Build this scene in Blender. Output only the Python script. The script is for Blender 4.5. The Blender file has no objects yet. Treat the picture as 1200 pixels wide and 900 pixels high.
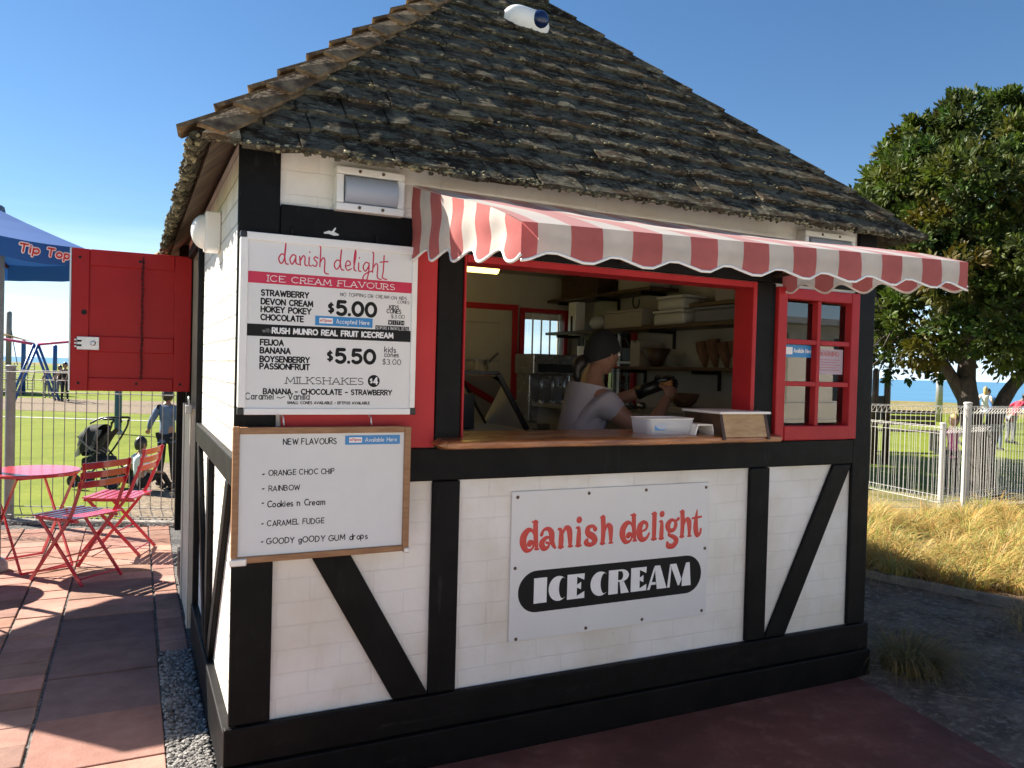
import bpy, bmesh, math, random
from mathutils import Vector, Matrix, noise as mnoise
random.seed(7)
R = math.radians; PI = math.pi
C = bpy.context.scene
COL = C.collection

# ------------------------------------------------------------------ camera
camd = bpy.data.cameras.new('camera'); cam = bpy.data.objects.new('camera', camd); COL.objects.link(cam)
camd.sensor_fit = 'HORIZONTAL'; camd.sensor_width = 36.0; camd.lens = 916.5228/1200*36
camd.clip_start = 0.05; camd.clip_end = 30000
def cam_axes(yaw, pitch, roll):
    f = Vector((math.sin(yaw)*math.cos(pitch), math.cos(yaw)*math.cos(pitch), math.sin(pitch)))
    r = Vector((math.cos(yaw), -math.sin(yaw), 0)); u = r.cross(f)
    c, s = math.cos(roll), math.sin(roll)
    return c*r+s*u, -s*r+c*u, f
cr, cu, cf = cam_axes(0.4523, -0.0185, 0.0262)
mw = Matrix(((cr.x, cu.x, -cf.x, -0.3343), (cr.y, cu.y, -cf.y, -2.8677), (cr.z, cu.z, -cf.z, 1.55), (0, 0, 0, 1)))
cam.matrix_world = mw
C.camera = cam

# ------------------------------------------------------------------ sky, sun, exposure
SUN = Vector((-0.79, 0.90, 1.0)).normalized()
SUN_EL = math.asin(SUN.z); SUN_AZ = math.atan2(SUN.x, SUN.y)      # clockwise from +Y
W = bpy.data.worlds.new('World'); C.world = W; W.use_nodes = True
wn = W.node_tree.nodes; wl = W.node_tree.links; wn.clear()
wo = wn.new('ShaderNodeOutputWorld'); bg = wn.new('ShaderNodeBackground'); bg.inputs['Strength'].default_value = 0.0465
sky = wn.new('ShaderNodeTexSky'); sky.sky_type = 'NISHITA'; sky.sun_disc = False
sky.sun_elevation = SUN_EL; sky.sun_rotation = SUN_AZ
sky.altitude = 0; sky.air_density = 1.0; sky.dust_density = 0.0; sky.ozone_density = 4.0
# thin cloud streaks low over the sea, placed by direction in the world
tc = wn.new('ShaderNodeTexCoord'); mp = wn.new('ShaderNodeMapping'); mp.inputs['Scale'].default_value = (1.6, 1.6, 22)
nz = wn.new('ShaderNodeTexNoise'); nz.inputs['Scale'].default_value = 2.2; nz.inputs['Detail'].default_value = 5
rp = wn.new('ShaderNodeValToRGB'); rp.color_ramp.elements[0].position = .5; rp.color_ramp.elements[1].position = .72
sx = wn.new('ShaderNodeSeparateXYZ'); mr = wn.new('ShaderNodeMapRange')
mr.inputs['From Min'].default_value = 0.17; mr.inputs['From Max'].default_value = 0.03; mr.inputs['To Min'].default_value = 0; mr.inputs['To Max'].default_value = 0.5
mu = wn.new('ShaderNodeMath'); mu.operation = 'MULTIPLY'
mx = wn.new('ShaderNodeMixRGB'); mx.inputs['Color2'].default_value = (10.5, 11.8, 13.0, 1)
wl.new(tc.outputs['Generated'], mp.inputs['Vector']); wl.new(mp.outputs[0], nz.inputs['Vector']); wl.new(nz.outputs['Fac'], rp.inputs['Fac'])
wl.new(tc.outputs['Generated'], sx.inputs[0]); wl.new(sx.outputs['Z'], mr.inputs['Value'])
wl.new(rp.outputs[0], mu.inputs[0]); wl.new(mr.outputs[0], mu.inputs[1]); wl.new(mu.outputs[0], mx.inputs['Fac'])
hs = wn.new('ShaderNodeHueSaturation'); hs.inputs['Saturation'].default_value = 1.13; wl.new(sky.outputs[0], hs.inputs['Color']); 
hz_ = wn.new('ShaderNodeMapRange'); hz_.inputs['From Min'].default_value = .16; hz_.inputs['From Max'].default_value = .0; hz_.inputs['To Max'].default_value = .75; wl.new(sx.outputs['Z'], hz_.inputs['Value'])
hm = wn.new('ShaderNodeMixRGB'); hm.inputs['Color2'].default_value = (7.6, 10.2, 13.2, 1); wl.new(hz_.outputs[0], hm.inputs['Fac']); wl.new(hs.outputs[0], hm.inputs['Color1']); wl.new(hm.outputs[0], mx.inputs['Color1']); wl.new(mx.outputs[0], bg.inputs['Color']); wl.new(bg.outputs[0], wo.inputs['Surface'])
sd = bpy.data.lights.new('sun', 'SUN'); so = bpy.data.objects.new('sun', sd); COL.objects.link(so)
sd.energy = 5.0; sd.angle = R(0.53); sd.color = (1.0, 0.93, 0.82)
so.rotation_euler = (-SUN).to_track_quat('-Z', 'Y').to_euler(); so.location = (-6, 6, 9)
C.view_settings.view_transform = 'Standard'; C.view_settings.look = 'None'
C.view_settings.exposure = 1.62; C.view_settings.gamma = 1.0; C.view_settings.use_curve_mapping = False
C.view_settings.use_white_balance = True; C.view_settings.white_balance_temperature = 6550; C.view_settings.white_balance_tint = 10
C.render.engine = 'CYCLES'
C.cycles.max_bounces = 8; C.cycles.diffuse_bounces = 5; C.cycles.transparent_max_bounces = 12

# ------------------------------------------------------------------ materials
def lin(h):
    h = h.lstrip('#'); v = [int(h[i:i+2], 16)/255 for i in (0, 2, 4)]
    return tuple((x/12.92 if x <= .04045 else ((x+.055)/1.055)**2.4) for x in v)
MATS = {}
def mat(name, color, rough=.6, metal=0., spec=.5, var=0., vscale=8., dark=None, bump=0., bscale=60., stretch=(1, 1, 1), coat=0., trans=0., attr=None, sheen=0.):
    """Principled material: object-space noise varies the base colour between color and dark; a second noise makes the bump."""
    m = bpy.data.materials.new(name); m.use_nodes = True; MATS[name] = m
    N = m.node_tree.nodes; L = m.node_tree.links; b = N['Principled BSDF']
    b.inputs['Base Color'].default_value = (*color, 1); b.inputs['Roughness'].default_value = rough; b.inputs['Metallic'].default_value = metal
    b.inputs['Specular IOR Level'].default_value = spec
    if coat: b.inputs['Coat Weight'].default_value = coat; b.inputs['Coat Roughness'].default_value = .15
    if trans: b.inputs['Transmission Weight'].default_value = trans
    t = N.new('ShaderNodeTexCoord'); p = N.new('ShaderNodeMapping'); p.inputs['Scale'].default_value = stretch
    L.new(t.outputs['Object'], p.inputs['Vector'])
    last = None
    if var or dark:
        n = N.new('ShaderNodeTexNoise'); n.inputs['Scale'].default_value = vscale; n.inputs['Detail'].default_value = 6; n.inputs['Roughness'].default_value = .65
        L.new(p.outputs[0], n.inputs['Vector'])
        r = N.new('ShaderNodeValToRGB'); r.color_ramp.elements[0].position = .36; r.color_ramp.elements[1].position = .66
        d = dark if dark else tuple(x*(1-var) for x in color)
        r.color_ramp.elements[0].color = (*d, 1); r.color_ramp.elements[1].color = (*color, 1)
        L.new(n.outputs['Fac'], r.inputs['Fac']); last = r.outputs[0]
        # roughness wanders with the same noise
        q = N.new('ShaderNodeMapRange'); q.inputs['To Min'].default_value = min(1, rough*1.15); q.inputs['To Max'].default_value = rough*.85
        L.new(n.outputs['Fac'], q.inputs['Value']); L.new(q.outputs[0], b.inputs['Roughness'])
    if attr:
        a = N.new('ShaderNodeVertexColor'); a.layer_name = attr
        x = N.new('ShaderNodeMixRGB'); x.blend_type = 'MULTIPLY'; x.inputs['Fac'].default_value = 1
        if last: L.new(last, x.inputs['Color1'])
        else: x.inputs['Color1'].default_value = (*color, 1)
        L.new(a.outputs['Color'], x.inputs['Color2']); last = x.outputs[0]
    if last: L.new(last, b.inputs['Base Color'])
    if bump:
        n2 = N.new('ShaderNodeTexNoise'); n2.inputs['Scale'].default_value = bscale; n2.inputs['Detail'].default_value = 5
        L.new(p.outputs[0], n2.inputs['Vector'])
        u = N.new('ShaderNodeBump'); u.inputs['Strength'].default_value = bump; u.inputs['Distance'].default_value = .01
        L.new(n2.outputs['Fac'], u.inputs['Height']); L.new(u.outputs[0], b.inputs['Normal'])
    return m
def brick_mat(name, axis):
    m = mat(name, (.78, .76, .71), rough=.55)
    N = m.node_tree.nodes; L = m.node_tree.links; b = N['Principled BSDF']
    t = N.new('ShaderNodeTexCoord'); s = N.new('ShaderNodeSeparateXYZ'); c = N.new('ShaderNodeCombineXYZ')
    L.new(t.outputs['Object'], s.inputs[0]); L.new(s.outputs['X' if axis == 'x' else 'Y'], c.inputs['X']); L.new(s.outputs['Z'], c.inputs['Y'])
    wob = N.new('ShaderNodeTexNoise'); wob.inputs['Scale'].default_value = 7; L.new(t.outputs['Object'], wob.inputs['Vector'])
    ad = N.new('ShaderNodeMixRGB'); ad.blend_type = 'ADD'; ad.inputs['Fac'].default_value = .012
    L.new(c.outputs[0], ad.inputs['Color1']); L.new(wob.outputs['Color'], ad.inputs['Color2'])
    k = N.new('ShaderNodeTexBrick'); k.inputs['Scale'].default_value = 1; k.inputs['Brick Width'].default_value = .236; k.inputs['Row Height'].default_value = .0865
    k.inputs['Mortar Size'].default_value = .004; k.inputs['Mortar Smooth'].default_value = .6; k.offset = .5
    k.inputs['Color1'].default_value = (.83, .805, .76, 1); k.inputs['Color2'].default_value = (.81, .785, .74, 1); k.inputs['Mortar'].default_value = (.78, .76, .715, 1)
    L.new(ad.outputs[0], k.inputs['Vector'])
    n = N.new('ShaderNodeTexNoise'); n.inputs['Scale'].default_value = 3.5; n.inputs['Detail'].default_value = 7; L.new(t.outputs['Object'], n.inputs['Vector'])
    r = N.new('ShaderNodeValToRGB'); r.color_ramp.elements[0].position = .3; r.color_ramp.elements[1].position = .6
    r.color_ramp.elements[0].color = (.86, .82, .75, 1); r.color_ramp.elements[1].color = (1, 1, 1, 1); L.new(n.outputs['Fac'], r.inputs['Fac'])
    x = N.new('ShaderNodeMixRGB'); x.blend_type = 'MULTIPLY'; x.inputs['Fac'].default_value = 1
    L.new(k.outputs['Color'], x.inputs['Color1']); L.new(r.outputs[0], x.inputs['Color2']); L.new(x.outputs[0], b.inputs['Base Color'])
    g = N.new('ShaderNodeTexNoise'); g.inputs['Scale'].default_value = 28; g.inputs['Detail'].default_value = 6; L.new(t.outputs['Object'], g.inputs['Vector'])
    h = N.new('ShaderNodeMath'); h.operation = 'MULTIPLY_ADD'; h.inputs[1].default_value = -.45
    L.new(k.outputs['Fac'], h.inputs[0]); 
    g2 = N.new('ShaderNodeMath'); g2.operation = 'MULTIPLY'; g2.inputs[1].default_value = .7; L.new(g.outputs['Fac'], g2.inputs[0]); L.new(g2.outputs[0], h.inputs[2])
    u = N.new('ShaderNodeBump'); u.inputs['Strength'].default_value = .5; u.inputs['Distance'].default_value = .005
    L.new(h.outputs[0], u.inputs['Height']); L.new(u.outputs[0], b.inputs['Normal'])
    return m
brick_mat('brick_x', 'x'); brick_mat('brick_y', 'y')
def streaks(m, scale, stretch, lo, hi, col, amt, seed):
    """stains and scuffs with a shape of their own, mixed over the base colour"""
    N = m.node_tree.nodes; L = m.node_tree.links; b = N['Principled BSDF']; src = b.inputs['Base Color'].links[0].from_socket
    t = N.new('ShaderNodeTexCoord'); p = N.new('ShaderNodeMapping'); p.inputs['Scale'].default_value = stretch; p.inputs['Location'].default_value = (seed, seed*1.7, seed*.6); L.new(t.outputs['Object'], p.inputs['Vector'])
    n = N.new('ShaderNodeTexNoise'); n.inputs['Scale'].default_value = scale; n.inputs['Detail'].default_value = 7; n.inputs['Roughness'].default_value = .7; L.new(p.outputs[0], n.inputs['Vector'])
    r = N.new('ShaderNodeValToRGB'); r.color_ramp.elements[0].position = lo; r.color_ramp.elements[1].position = hi; r.color_ramp.elements[1].color = (amt, amt, amt, 1); L.new(n.outputs['Fac'], r.inputs['Fac'])
    x = N.new('ShaderNodeMixRGB'); x.inputs['Color2'].default_value = (*col, 1); L.new(r.outputs[0], x.inputs['Fac']); L.new(src, x.inputs['Color1']); L.new(x.outputs[0], b.inputs['Base Color'])
for n_ in ('brick_x', 'brick_y'):
    streaks(MATS[n_], 5, (3, 3, .5), .56, .78, (.50, .46, .39), .35, 2.3); streaks(MATS[n_], 26, (1, 1, 1), .66, .72, (.33, .29, .24), .5, 6.1)
for n_ in MATS['brick_y'].node_tree.nodes:                      # the joints of the side wall are darker, wider and deeper
    if n_.type == 'TEX_BRICK': n_.inputs['Mortar'].default_value = (.50, .47, .42, 1); n_.inputs['Mortar Size'].default_value = .006
    if n_.type == 'BUMP': n_.inputs['Strength'].default_value = 1.0
mat('black_timber', (.0065, .0065, .007), rough=.55, dark=(.003, .003, .0032), vscale=9, bump=.15, bscale=45, spec=.16)
mat('plinth_black', (.009, .008, .008), rough=.55, dark=(.004, .004, .004), vscale=6, bump=.2, bscale=30, spec=.14)
streaks(MATS['black_timber'], 16, (2, 2, .35), .60, .74, (.030, .030, .029), .7, 4.2); streaks(MATS['black_timber'], 42, (1, 1, 1), .68, .72, (.09, .088, .08), .7, 8.8)
streaks(MATS['plinth_black'], 12, (.35, 1, 2), .58, .74, (.030, .026, .022), .7, 3.2); streaks(MATS['plinth_black'], 40, (1, 1, 1), .69, .72, (.12, .11, .095), .7, 1.8)
mat('red_paint', (.44, .022, .028), rough=.45, spec=.25, var=.18, vscale=5, bump=.08, bscale=50)
mat('red_panel', (.50, .040, .045), rough=.5, spec=.2, var=.12, vscale=4)
mat('door_red', (.42, .012, .015), rough=.45, spec=.25, var=.15, vscale=4, bump=.06, bscale=30)
mat('white_paint', (.80, .79, .76), rough=.4, var=.06, vscale=6)
mat('cream_paint', (.62, .56, .46), rough=.55, var=.15, vscale=6)
mat('white_plastic', (.82, .81, .78), rough=.3, var=.04, vscale=10)
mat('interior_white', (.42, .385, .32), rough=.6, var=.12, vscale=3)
mat('cream_wall', (.70, .64, .56), rough=.8, var=.08, vscale=2)
mat('dark_pane', (.03, .035, .04), rough=.05)
mat('soffit', (.16, .115, .075), rough=.8, dark=(.05, .035, .025), vscale=5, bump=.4, bscale=25, stretch=(1, 4, 1))
mat('counter_wood', (.52, .225, .075), rough=.28, dark=(.17, .058, .020), vscale=6, bump=.5, bscale=14, stretch=(.7, 3, 5), coat=.5)
mat('oak_frame', (.36, .19, .085), rough=.5, dark=(.25, .12, .05), vscale=10, stretch=(1, 1, 6))
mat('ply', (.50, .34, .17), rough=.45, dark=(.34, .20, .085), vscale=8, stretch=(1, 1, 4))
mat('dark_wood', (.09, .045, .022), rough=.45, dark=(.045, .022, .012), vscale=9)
mat('sign_white', (.74, .74, .73), rough=.3, var=.04, vscale=3, spec=.3)
mat('wb_white', (.70, .71, .71), rough=.2, var=.07, vscale=2.5, spec=.35)
mat('alu', (.62, .62, .62), rough=.35, metal=.6)
mat('steel', (.55, .55, .56), rough=.28, metal=1., var=.12, vscale=12)
mat('galv', (.42, .42, .42), rough=.5, metal=.7, var=.25, vscale=16)
mat('fence_white', (.54, .52, .49), rough=.45, var=.08, vscale=6)
mat('fence_grey', (.27, .26, .245), rough=.6, metal=.1, var=.2, vscale=8)
mat('ink', (.010, .010, .011), rough=.55, spec=.2)
mat('ink_red', (.55, .012, .06), rough=.4)
mat('ink_faint', (.30, .31, .31), rough=.5)
mat('logo_red', (.62, .045, .035), rough=.35)
mat('letter_white', (.82, .82, .82), rough=.35)
mat('sticker_blue', (.02, .22, .52), rough=.3)
mat('sticker_pink', (.46, .37, .42), rough=.6)
mat('faded_red', (.45, .16, .17), rough=.6)
mat('black_plastic', (.012, .012, .013), rough=.4)
mat('black_metal', (.012, .012, .013), rough=.35, metal=.3)
mat('chair_red', (.50, .028, .045), rough=.22, var=.06, vscale=10, coat=.4)
mat('rust_screw', (.10, .06, .035), rough=.6)
mat('blue_post', (.16, .22, .27), rough=.45, var=.15, vscale=9)
mat('play_blue', (.02, .09, .30), rough=.4)
mat('play_pink', (.48, .05, .16), rough=.4)
mat('sail_tan', (.50, .38, .25), rough=.8)
mat('lamp_grey', (.36, .40, .47), rough=.35)
mat('lens_blue', (.01, .02, .07), rough=.06)
mat('skin', (.31, .165, .11), rough=.5, var=.08, vscale=14)
mat('skin_light', (.50, .30, .22), rough=.5)
mat('hair_black', (.012, .010, .009), rough=.42, bump=.5, bscale=60, stretch=(1, 1, .2))
mat('hair_blonde', (.45, .28, .10), rough=.5)
mat('cloth_black', (.012, .012, .014), rough=.85)
mat('cloth_lavender', (.40, .38, .42), rough=.9, var=.08, vscale=9, bump=.3, bscale=10)
mat('denim', (.11, .17, .27), rough=.9, var=.2, vscale=20)
mat('cloth_pale', (.55, .62, .68), rough=.9)
mat('cloth_pink', (.62, .10, .28), rough=.9)
mat('cloth_blue', (.08, .20, .50), rough=.9)
mat('cloth_redj', (.42, .03, .06), rough=.8)
mat('cloth_white', (.75, .72, .70), rough=.9)
mat('cloth_grey', (.20, .20, .21), rough=.9)
mat('glove', (.010, .010, .011), rough=.35)
mat('dark_cone', (.15, .072, .035), rough=.8, bump=.8, bscale=90)  # darker brown for the shelf stacks and the bowl
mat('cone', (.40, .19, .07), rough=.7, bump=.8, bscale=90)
mat('box_card', (.36, .32, .26), rough=.7)
mat('tub_white', (.52, .51, .47), rough=.4)
mat('dark_void', (.008, .008, .009), rough=.8)
mat('grey_plastic', (.26, .26, .27), rough=.35)
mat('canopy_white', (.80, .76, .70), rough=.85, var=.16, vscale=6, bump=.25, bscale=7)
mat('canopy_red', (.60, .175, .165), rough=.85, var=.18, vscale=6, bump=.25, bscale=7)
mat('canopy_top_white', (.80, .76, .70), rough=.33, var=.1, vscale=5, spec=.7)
mat('canopy_top_red', (.70, .38, .36), rough=.33, var=.1, vscale=5, spec=.7)  # the washed-out look of the sunlit top is put into this red
mat('umbrella_blue', (.018, .125, .42), rough=.8)
for nm, tr in (('canopy_white', .55), ('canopy_red', .5), ('canopy_top_white', .35), ('canopy_top_red', .3), ('umbrella_blue', .12), ('sail_tan', .3), ('cloth_pale', 0)):
    if not tr: continue
    m = MATS[nm]; N = m.node_tree.nodes; L = m.node_tree.links; b = N['Principled BSDF']; out = N['Material Output']
    tl = N.new('ShaderNodeBsdfTranslucent'); ms = N.new('ShaderNodeMixShader'); ms.inputs[0].default_value = tr
    src = b.inputs['Base Color'].links
    if src: L.new(src[0].from_socket, tl.inputs['Color'])
    else: tl.inputs['Color'].default_value = b.inputs['Base Color'].default_value
    L.new(b.outputs[0], ms.inputs[1]); L.new(tl.outputs[0], ms.inputs[2]); L.new(ms.outputs[0], out.inputs['Surface'])
def glass_mat(name, tint=(1, 1, 1), rough=0., refl=1.0):
    m = bpy.data.materials.new(name); m.use_nodes = True; MATS[name] = m
    N = m.node_tree.nodes; L = m.node_tree.links; N.remove(N['Principled BSDF']); out = N['Material Output']
    g = N.new('ShaderNodeBsdfGlossy'); g.inputs['Roughness'].default_value = rough; t = N.new('ShaderNodeBsdfTransparent'); t.inputs['Color'].default_value = (*tint, 1)
    f = N.new('ShaderNodeFresnel'); f.inputs['IOR'].default_value = 1.52
    mm = N.new('ShaderNodeMath'); mm.operation = 'MULTIPLY'; mm.use_clamp = True; mm.inputs[1].default_value = refl; L.new(f.outputs[0], mm.inputs[0])
    s = N.new('ShaderNodeMixShader'); L.new(mm.outputs[0], s.inputs[0]); L.new(t.outputs[0], s.inputs[1]); L.new(g.outputs[0], s.inputs[2]); L.new(s.outputs[0], out.inputs['Surface'])
    return m
glass_mat('window_glass', (.93, .96, .95), 0.01, 2.6)
glass_mat('clear_plastic', (.86, .89, .93), .05, 1.6)
def emit_mat(name, color, s):
    m = bpy.data.materials.new(name); m.use_nodes = True; MATS[name] = m
    b = m.node_tree.nodes['Principled BSDF']; b.inputs['Base Color'].default_value = (*color, 1)
    b.inputs['Emission Color'].default_value = (*color, 1); b.inputs['Emission Strength'].default_value = s
m = mat('tub_plastic', (.74, .77, .82), rough=.25); m.node_tree.nodes['Principled BSDF'].inputs['Alpha'].default_value = .5
mat('film_glare', (.42, .50, .58), rough=.08, coat=1.0)  # pale blue stands in for the window reflected in clear plastic
emit_mat('tube_glow', (1.0, .74, .22), 1.3)

# ------------------------------------------------------------------ mesh builder and object helpers
class MB:
    def __init__(s): s.v = []; s.f = []; s.m = []; s.c = None
    def add(s, vs, fs, mi=0):
        o = len(s.v); s.v.extend([tuple(p) for p in vs]); s.f.extend([tuple(i+o for i in f) for f in fs]); s.m.extend([mi]*len(fs))
    def box(s, x0, x1, y0, y1, z0, z1, mi=0, M=None):
        vs = [Vector((x, y, z)) for z in (z0, z1) for y in (y0, y1) for x in (x0, x1)]
        if M: vs = [M @ p for p in vs]
        s.add(vs, [(0, 2, 3, 1), (4, 5, 7, 6), (0, 1, 5, 4), (2, 6, 7, 3), (0, 4, 6, 2), (1, 3, 7, 5)], mi)
    def bar(s, p, q, w, t, up=(0, 0, 1), mi=0):
        """rectangular bar from p to q: w across (perpendicular to up), t along up"""
        p = Vector(p); q = Vector(q); d = (q-p).normalized(); u = Vector(up); a = d.cross(u).normalized(); b = a.cross(d).normalized()
        vs = []
        for e in (p, q):
            for (i, j) in ((-1, -1), (1, -1), (1, 1), (-1, 1)): vs.append(e+a*(w/2*i)+b*(t/2*j))
        s.add(vs, [(3, 2, 1, 0), (4, 5, 6, 7), (0, 1, 5, 4), (1, 2, 6, 5), (2, 3, 7, 6), (3, 0, 4, 7)], mi)
    def tube(s, pts, r, n=8, mi=0, cap=True, closed=False):
        pts = [Vector(p) for p in pts]; k = len(pts); rs = r if isinstance(r, (list, tuple)) else [r]*k
        vs = []; prev = None
        for i, p in enumerate(pts):
            if closed: d = pts[(i+1) % k]-pts[i-1]
            else: d = pts[min(i+1, k-1)]-pts[max(i-1, 0)]
            d = d.normalized() if d.length > 1e-9 else Vector((0, 0, 1))
            if prev is None:
                a = Vector((0, 0, 1)) if abs(d.z) < .9 else Vector((1, 0, 0)); a = (a-d*a.dot(d)).normalized()
            else:
                a = prev-d*prev.dot(d); a = a.normalized() if a.length > 1e-6 else d.orthogonal().normalized()
            prev = a; b = d.cross(a)
            for j in range(n):
                t = 2*PI*j/n; vs.append(p+a*(rs[i]*math.cos(t))+b*(rs[i]*math.sin(t)))
        fs = []
        for i in range(k if closed else k-1):
            i2 = (i+1) % k
            for j in range(n): fs.append((i*n+j, i*n+(j+1) % n, i2*n+(j+1) % n, i2*n+j))
        if cap and not closed: fs.append(tuple(reversed(range(n)))); fs.append(tuple((k-1)*n+j for j in range(n)))
        s.add(vs, fs, mi)
    def lathe(s, prof, c=(0, 0, 0), n=24, mi=0, M=None):
        """prof: list of (r, z) from bottom to top"""
        vs = []
        for (r, z) in prof:
            for j in range(n):
                t = 2*PI*j/n; p = Vector((r*math.cos(t), r*math.sin(t), z)); p = (M @ p) if M else p+Vector(c); vs.append(p)
        fs = []
        for i in range(len(prof)-1):
            for j in range(n): fs.append((i*n+j, i*n+(j+1) % n, (i+1)*n+(j+1) % n, (i+1)*n+j))
        fs.append(tuple(reversed(range(n)))); fs.append(tuple((len(prof)-1)*n+j for j in range(n)))
        s.add(vs, fs, mi)
    def ell(s, c, r, n=16, m=10, mi=0, M=None):
        r = (r, r, r) if isinstance(r, (int, float)) else r; c = Vector(c)
        vs = [Vector((0, 0, -r[2]))]
        for i in range(1, m):
            a = -PI/2+PI*i/m
            for j in range(n):
                t = 2*PI*j/n; vs.append(Vector((r[0]*math.cos(a)*math.cos(t), r[1]*math.cos(a)*math.sin(t), r[2]*math.sin(a))))
        vs.append(Vector((0, 0, r[2])))
        if M: vs = [M @ p for p in vs]
        vs = [p+c for p in vs]
        fs = [(0, 1+(j+1) % n, 1+j) for j in range(n)]
        for i in range(m-2):
            for j in range(n): a = 1+i*n; fs.append((a+j, a+(j+1) % n, a+n+(j+1) % n, a+n+j))
        a = 1+(m-2)*n; e = len(vs)-1
        fs += [(a+j, a+(j+1) % n, e) for j in range(n)]
        s.add(vs, fs, mi)
    def prism(s, poly, f, d0, d1, mi=0):
        """extrude the 2-D polygon (counter-clockwise) from depth d0 to d1; f(u, v, d) -> point"""
        n = len(poly); vs = [f(u, v, d0) for u, v in poly]+[f(u, v, d1) for u, v in poly]
        fs = [tuple(reversed(range(n))), tuple(range(n, 2*n))]+[(i, (i+1) % n, n+(i+1) % n, n+i) for i in range(n)]
        s.add(vs, fs, mi)
    def grid(s, nu, nv, f, mi=None):
        vs = [f(i/nu, j/nv) for j in range(nv+1) for i in range(nu+1)]; o = len(s.v); s.v.extend([tuple(p) for p in vs])
        for j in range(nv):
            for i in range(nu):
                a = o+j*(nu+1)+i; s.f.append((a, a+1, a+nu+2, a+nu+1)); s.m.append(mi(i, j) if callable(mi) else (mi or 0))
    def build_each(s, name, mats, parent=None, **kw):
        """every connected piece becomes a part of its own"""
        par = list(range(len(s.v)))
        def find(i):
            while par[i] != i: par[i] = par[par[i]]; i = par[i]
            return i
        for f in s.f:
            for j in f[1:]:
                a, b = find(f[0]), find(j)
                if a != b: par[a] = b
        grp = {}
        for f, m_ in zip(s.f, s.m): grp.setdefault(find(f[0]), []).append((f, m_))
        out = []
        for fs in grp.values():
            q = MB(); ix = {}
            for f, m_ in fs:
                for i in f:
                    if i not in ix: ix[i] = len(q.v); q.v.append(s.v[i])
                q.f.append(tuple(ix[i] for i in f)); q.m.append(m_)
            out.append(q.build(name, mats, parent, **kw))
        return out
    def build(s, name, mats, parent=None, smooth=False, bevel=0., colors=None, recalc=False, origin=None):
        me = bpy.data.meshes.new(name)
        off = Vector((0, 0, 0))
        if origin: off = Vector(origin)
        elif parent is not None: off = WORLD[parent.name] if parent.name in WORLD else Vector((0, 0, 0))
        me.from_pydata([tuple(Vector(p)-off) for p in s.v], [], s.f)
        for x in (mats if isinstance(mats, (list, tuple)) else [mats]): me.materials.append(MATS[x])
        me.polygons.foreach_set('material_index', s.m)
        if smooth: me.polygons.foreach_set('use_smooth', [True]*len(me.polygons))
        if colors:
            ca = me.color_attributes.new('tone', 'FLOAT_COLOR', 'POINT')
            for i, c in enumerate(colors): ca.data[i].color = (*c, 1)
        me.update()
        if recalc:
            bm = bmesh.new(); bm.from_mesh(me); bmesh.ops.recalc_face_normals(bm, faces=bm.faces); bm.to_mesh(me); bm.free()
        o = bpy.data.objects.new(name, me); COL.objects.link(o)
        if parent is not None:
            o.parent = parent
            if parent.name not in WORLD: WORLD[parent.name] = Vector((0, 0, 0))
            WORLD[o.name] = WORLD[parent.name]
        else:
            o.location = off; WORLD[o.name] = off
        if bevel:
            b = o.modifiers.new('edge', 'BEVEL'); b.width = bevel; b.segments = 2; b.limit_method = 'ANGLE'; b.angle_limit = R(40)
        return o
WORLD = {}
def thing(name, label, cat, loc=(0, 0, 0), group=None, rz=0.):
    o = bpy.data.objects.new(name, None); COL.objects.link(o); o.location = loc; o.rotation_euler = (0, 0, rz); o.empty_display_size = .1
    WORLD[o.name] = Vector(loc); o['label'] = label; o['category'] = cat
    if group: o['group'] = group
    return o
def tag(o, label, cat, group=None):
    o['label'] = label; o['category'] = cat
    if group: o['group'] = group
    return o
def struct(o, kind='structure'):
    o['kind'] = kind; return o
def lab(o, t): o['label'] = t; return o
def copy_tree(o, parent=None):
    c = o.copy(); COL.objects.link(c)
    if parent is not None: c.parent = parent
    for ch in [k for k in bpy.data.objects if k.parent == o]: copy_tree(ch, c)
    return c
def smoothpts(pts, k=6, closed=False):
    """Catmull-Rom through the points (any dimension)"""
    n = len(pts); out = []
    for i in range(n if closed else n-1):
        if closed: p0, p1, p2, p3 = pts[i-1], pts[i], pts[(i+1) % n], pts[(i+2) % n]
        else: p0, p1, p2, p3 = pts[max(i-1, 0)], pts[i], pts[i+1], pts[min(i+2, n-1)]
        for j in range(k):
            t = j/k
            out.append(tuple(.5*((2*b)+(-a+c)*t+(2*a-5*b+4*c-d)*t*t+(-a+3*b-3*c+d)*t**3) for a, b, c, d in zip(p0, p1, p2, p3)))
    if not closed: out.append(tuple(pts[-1]))
    return out

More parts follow.
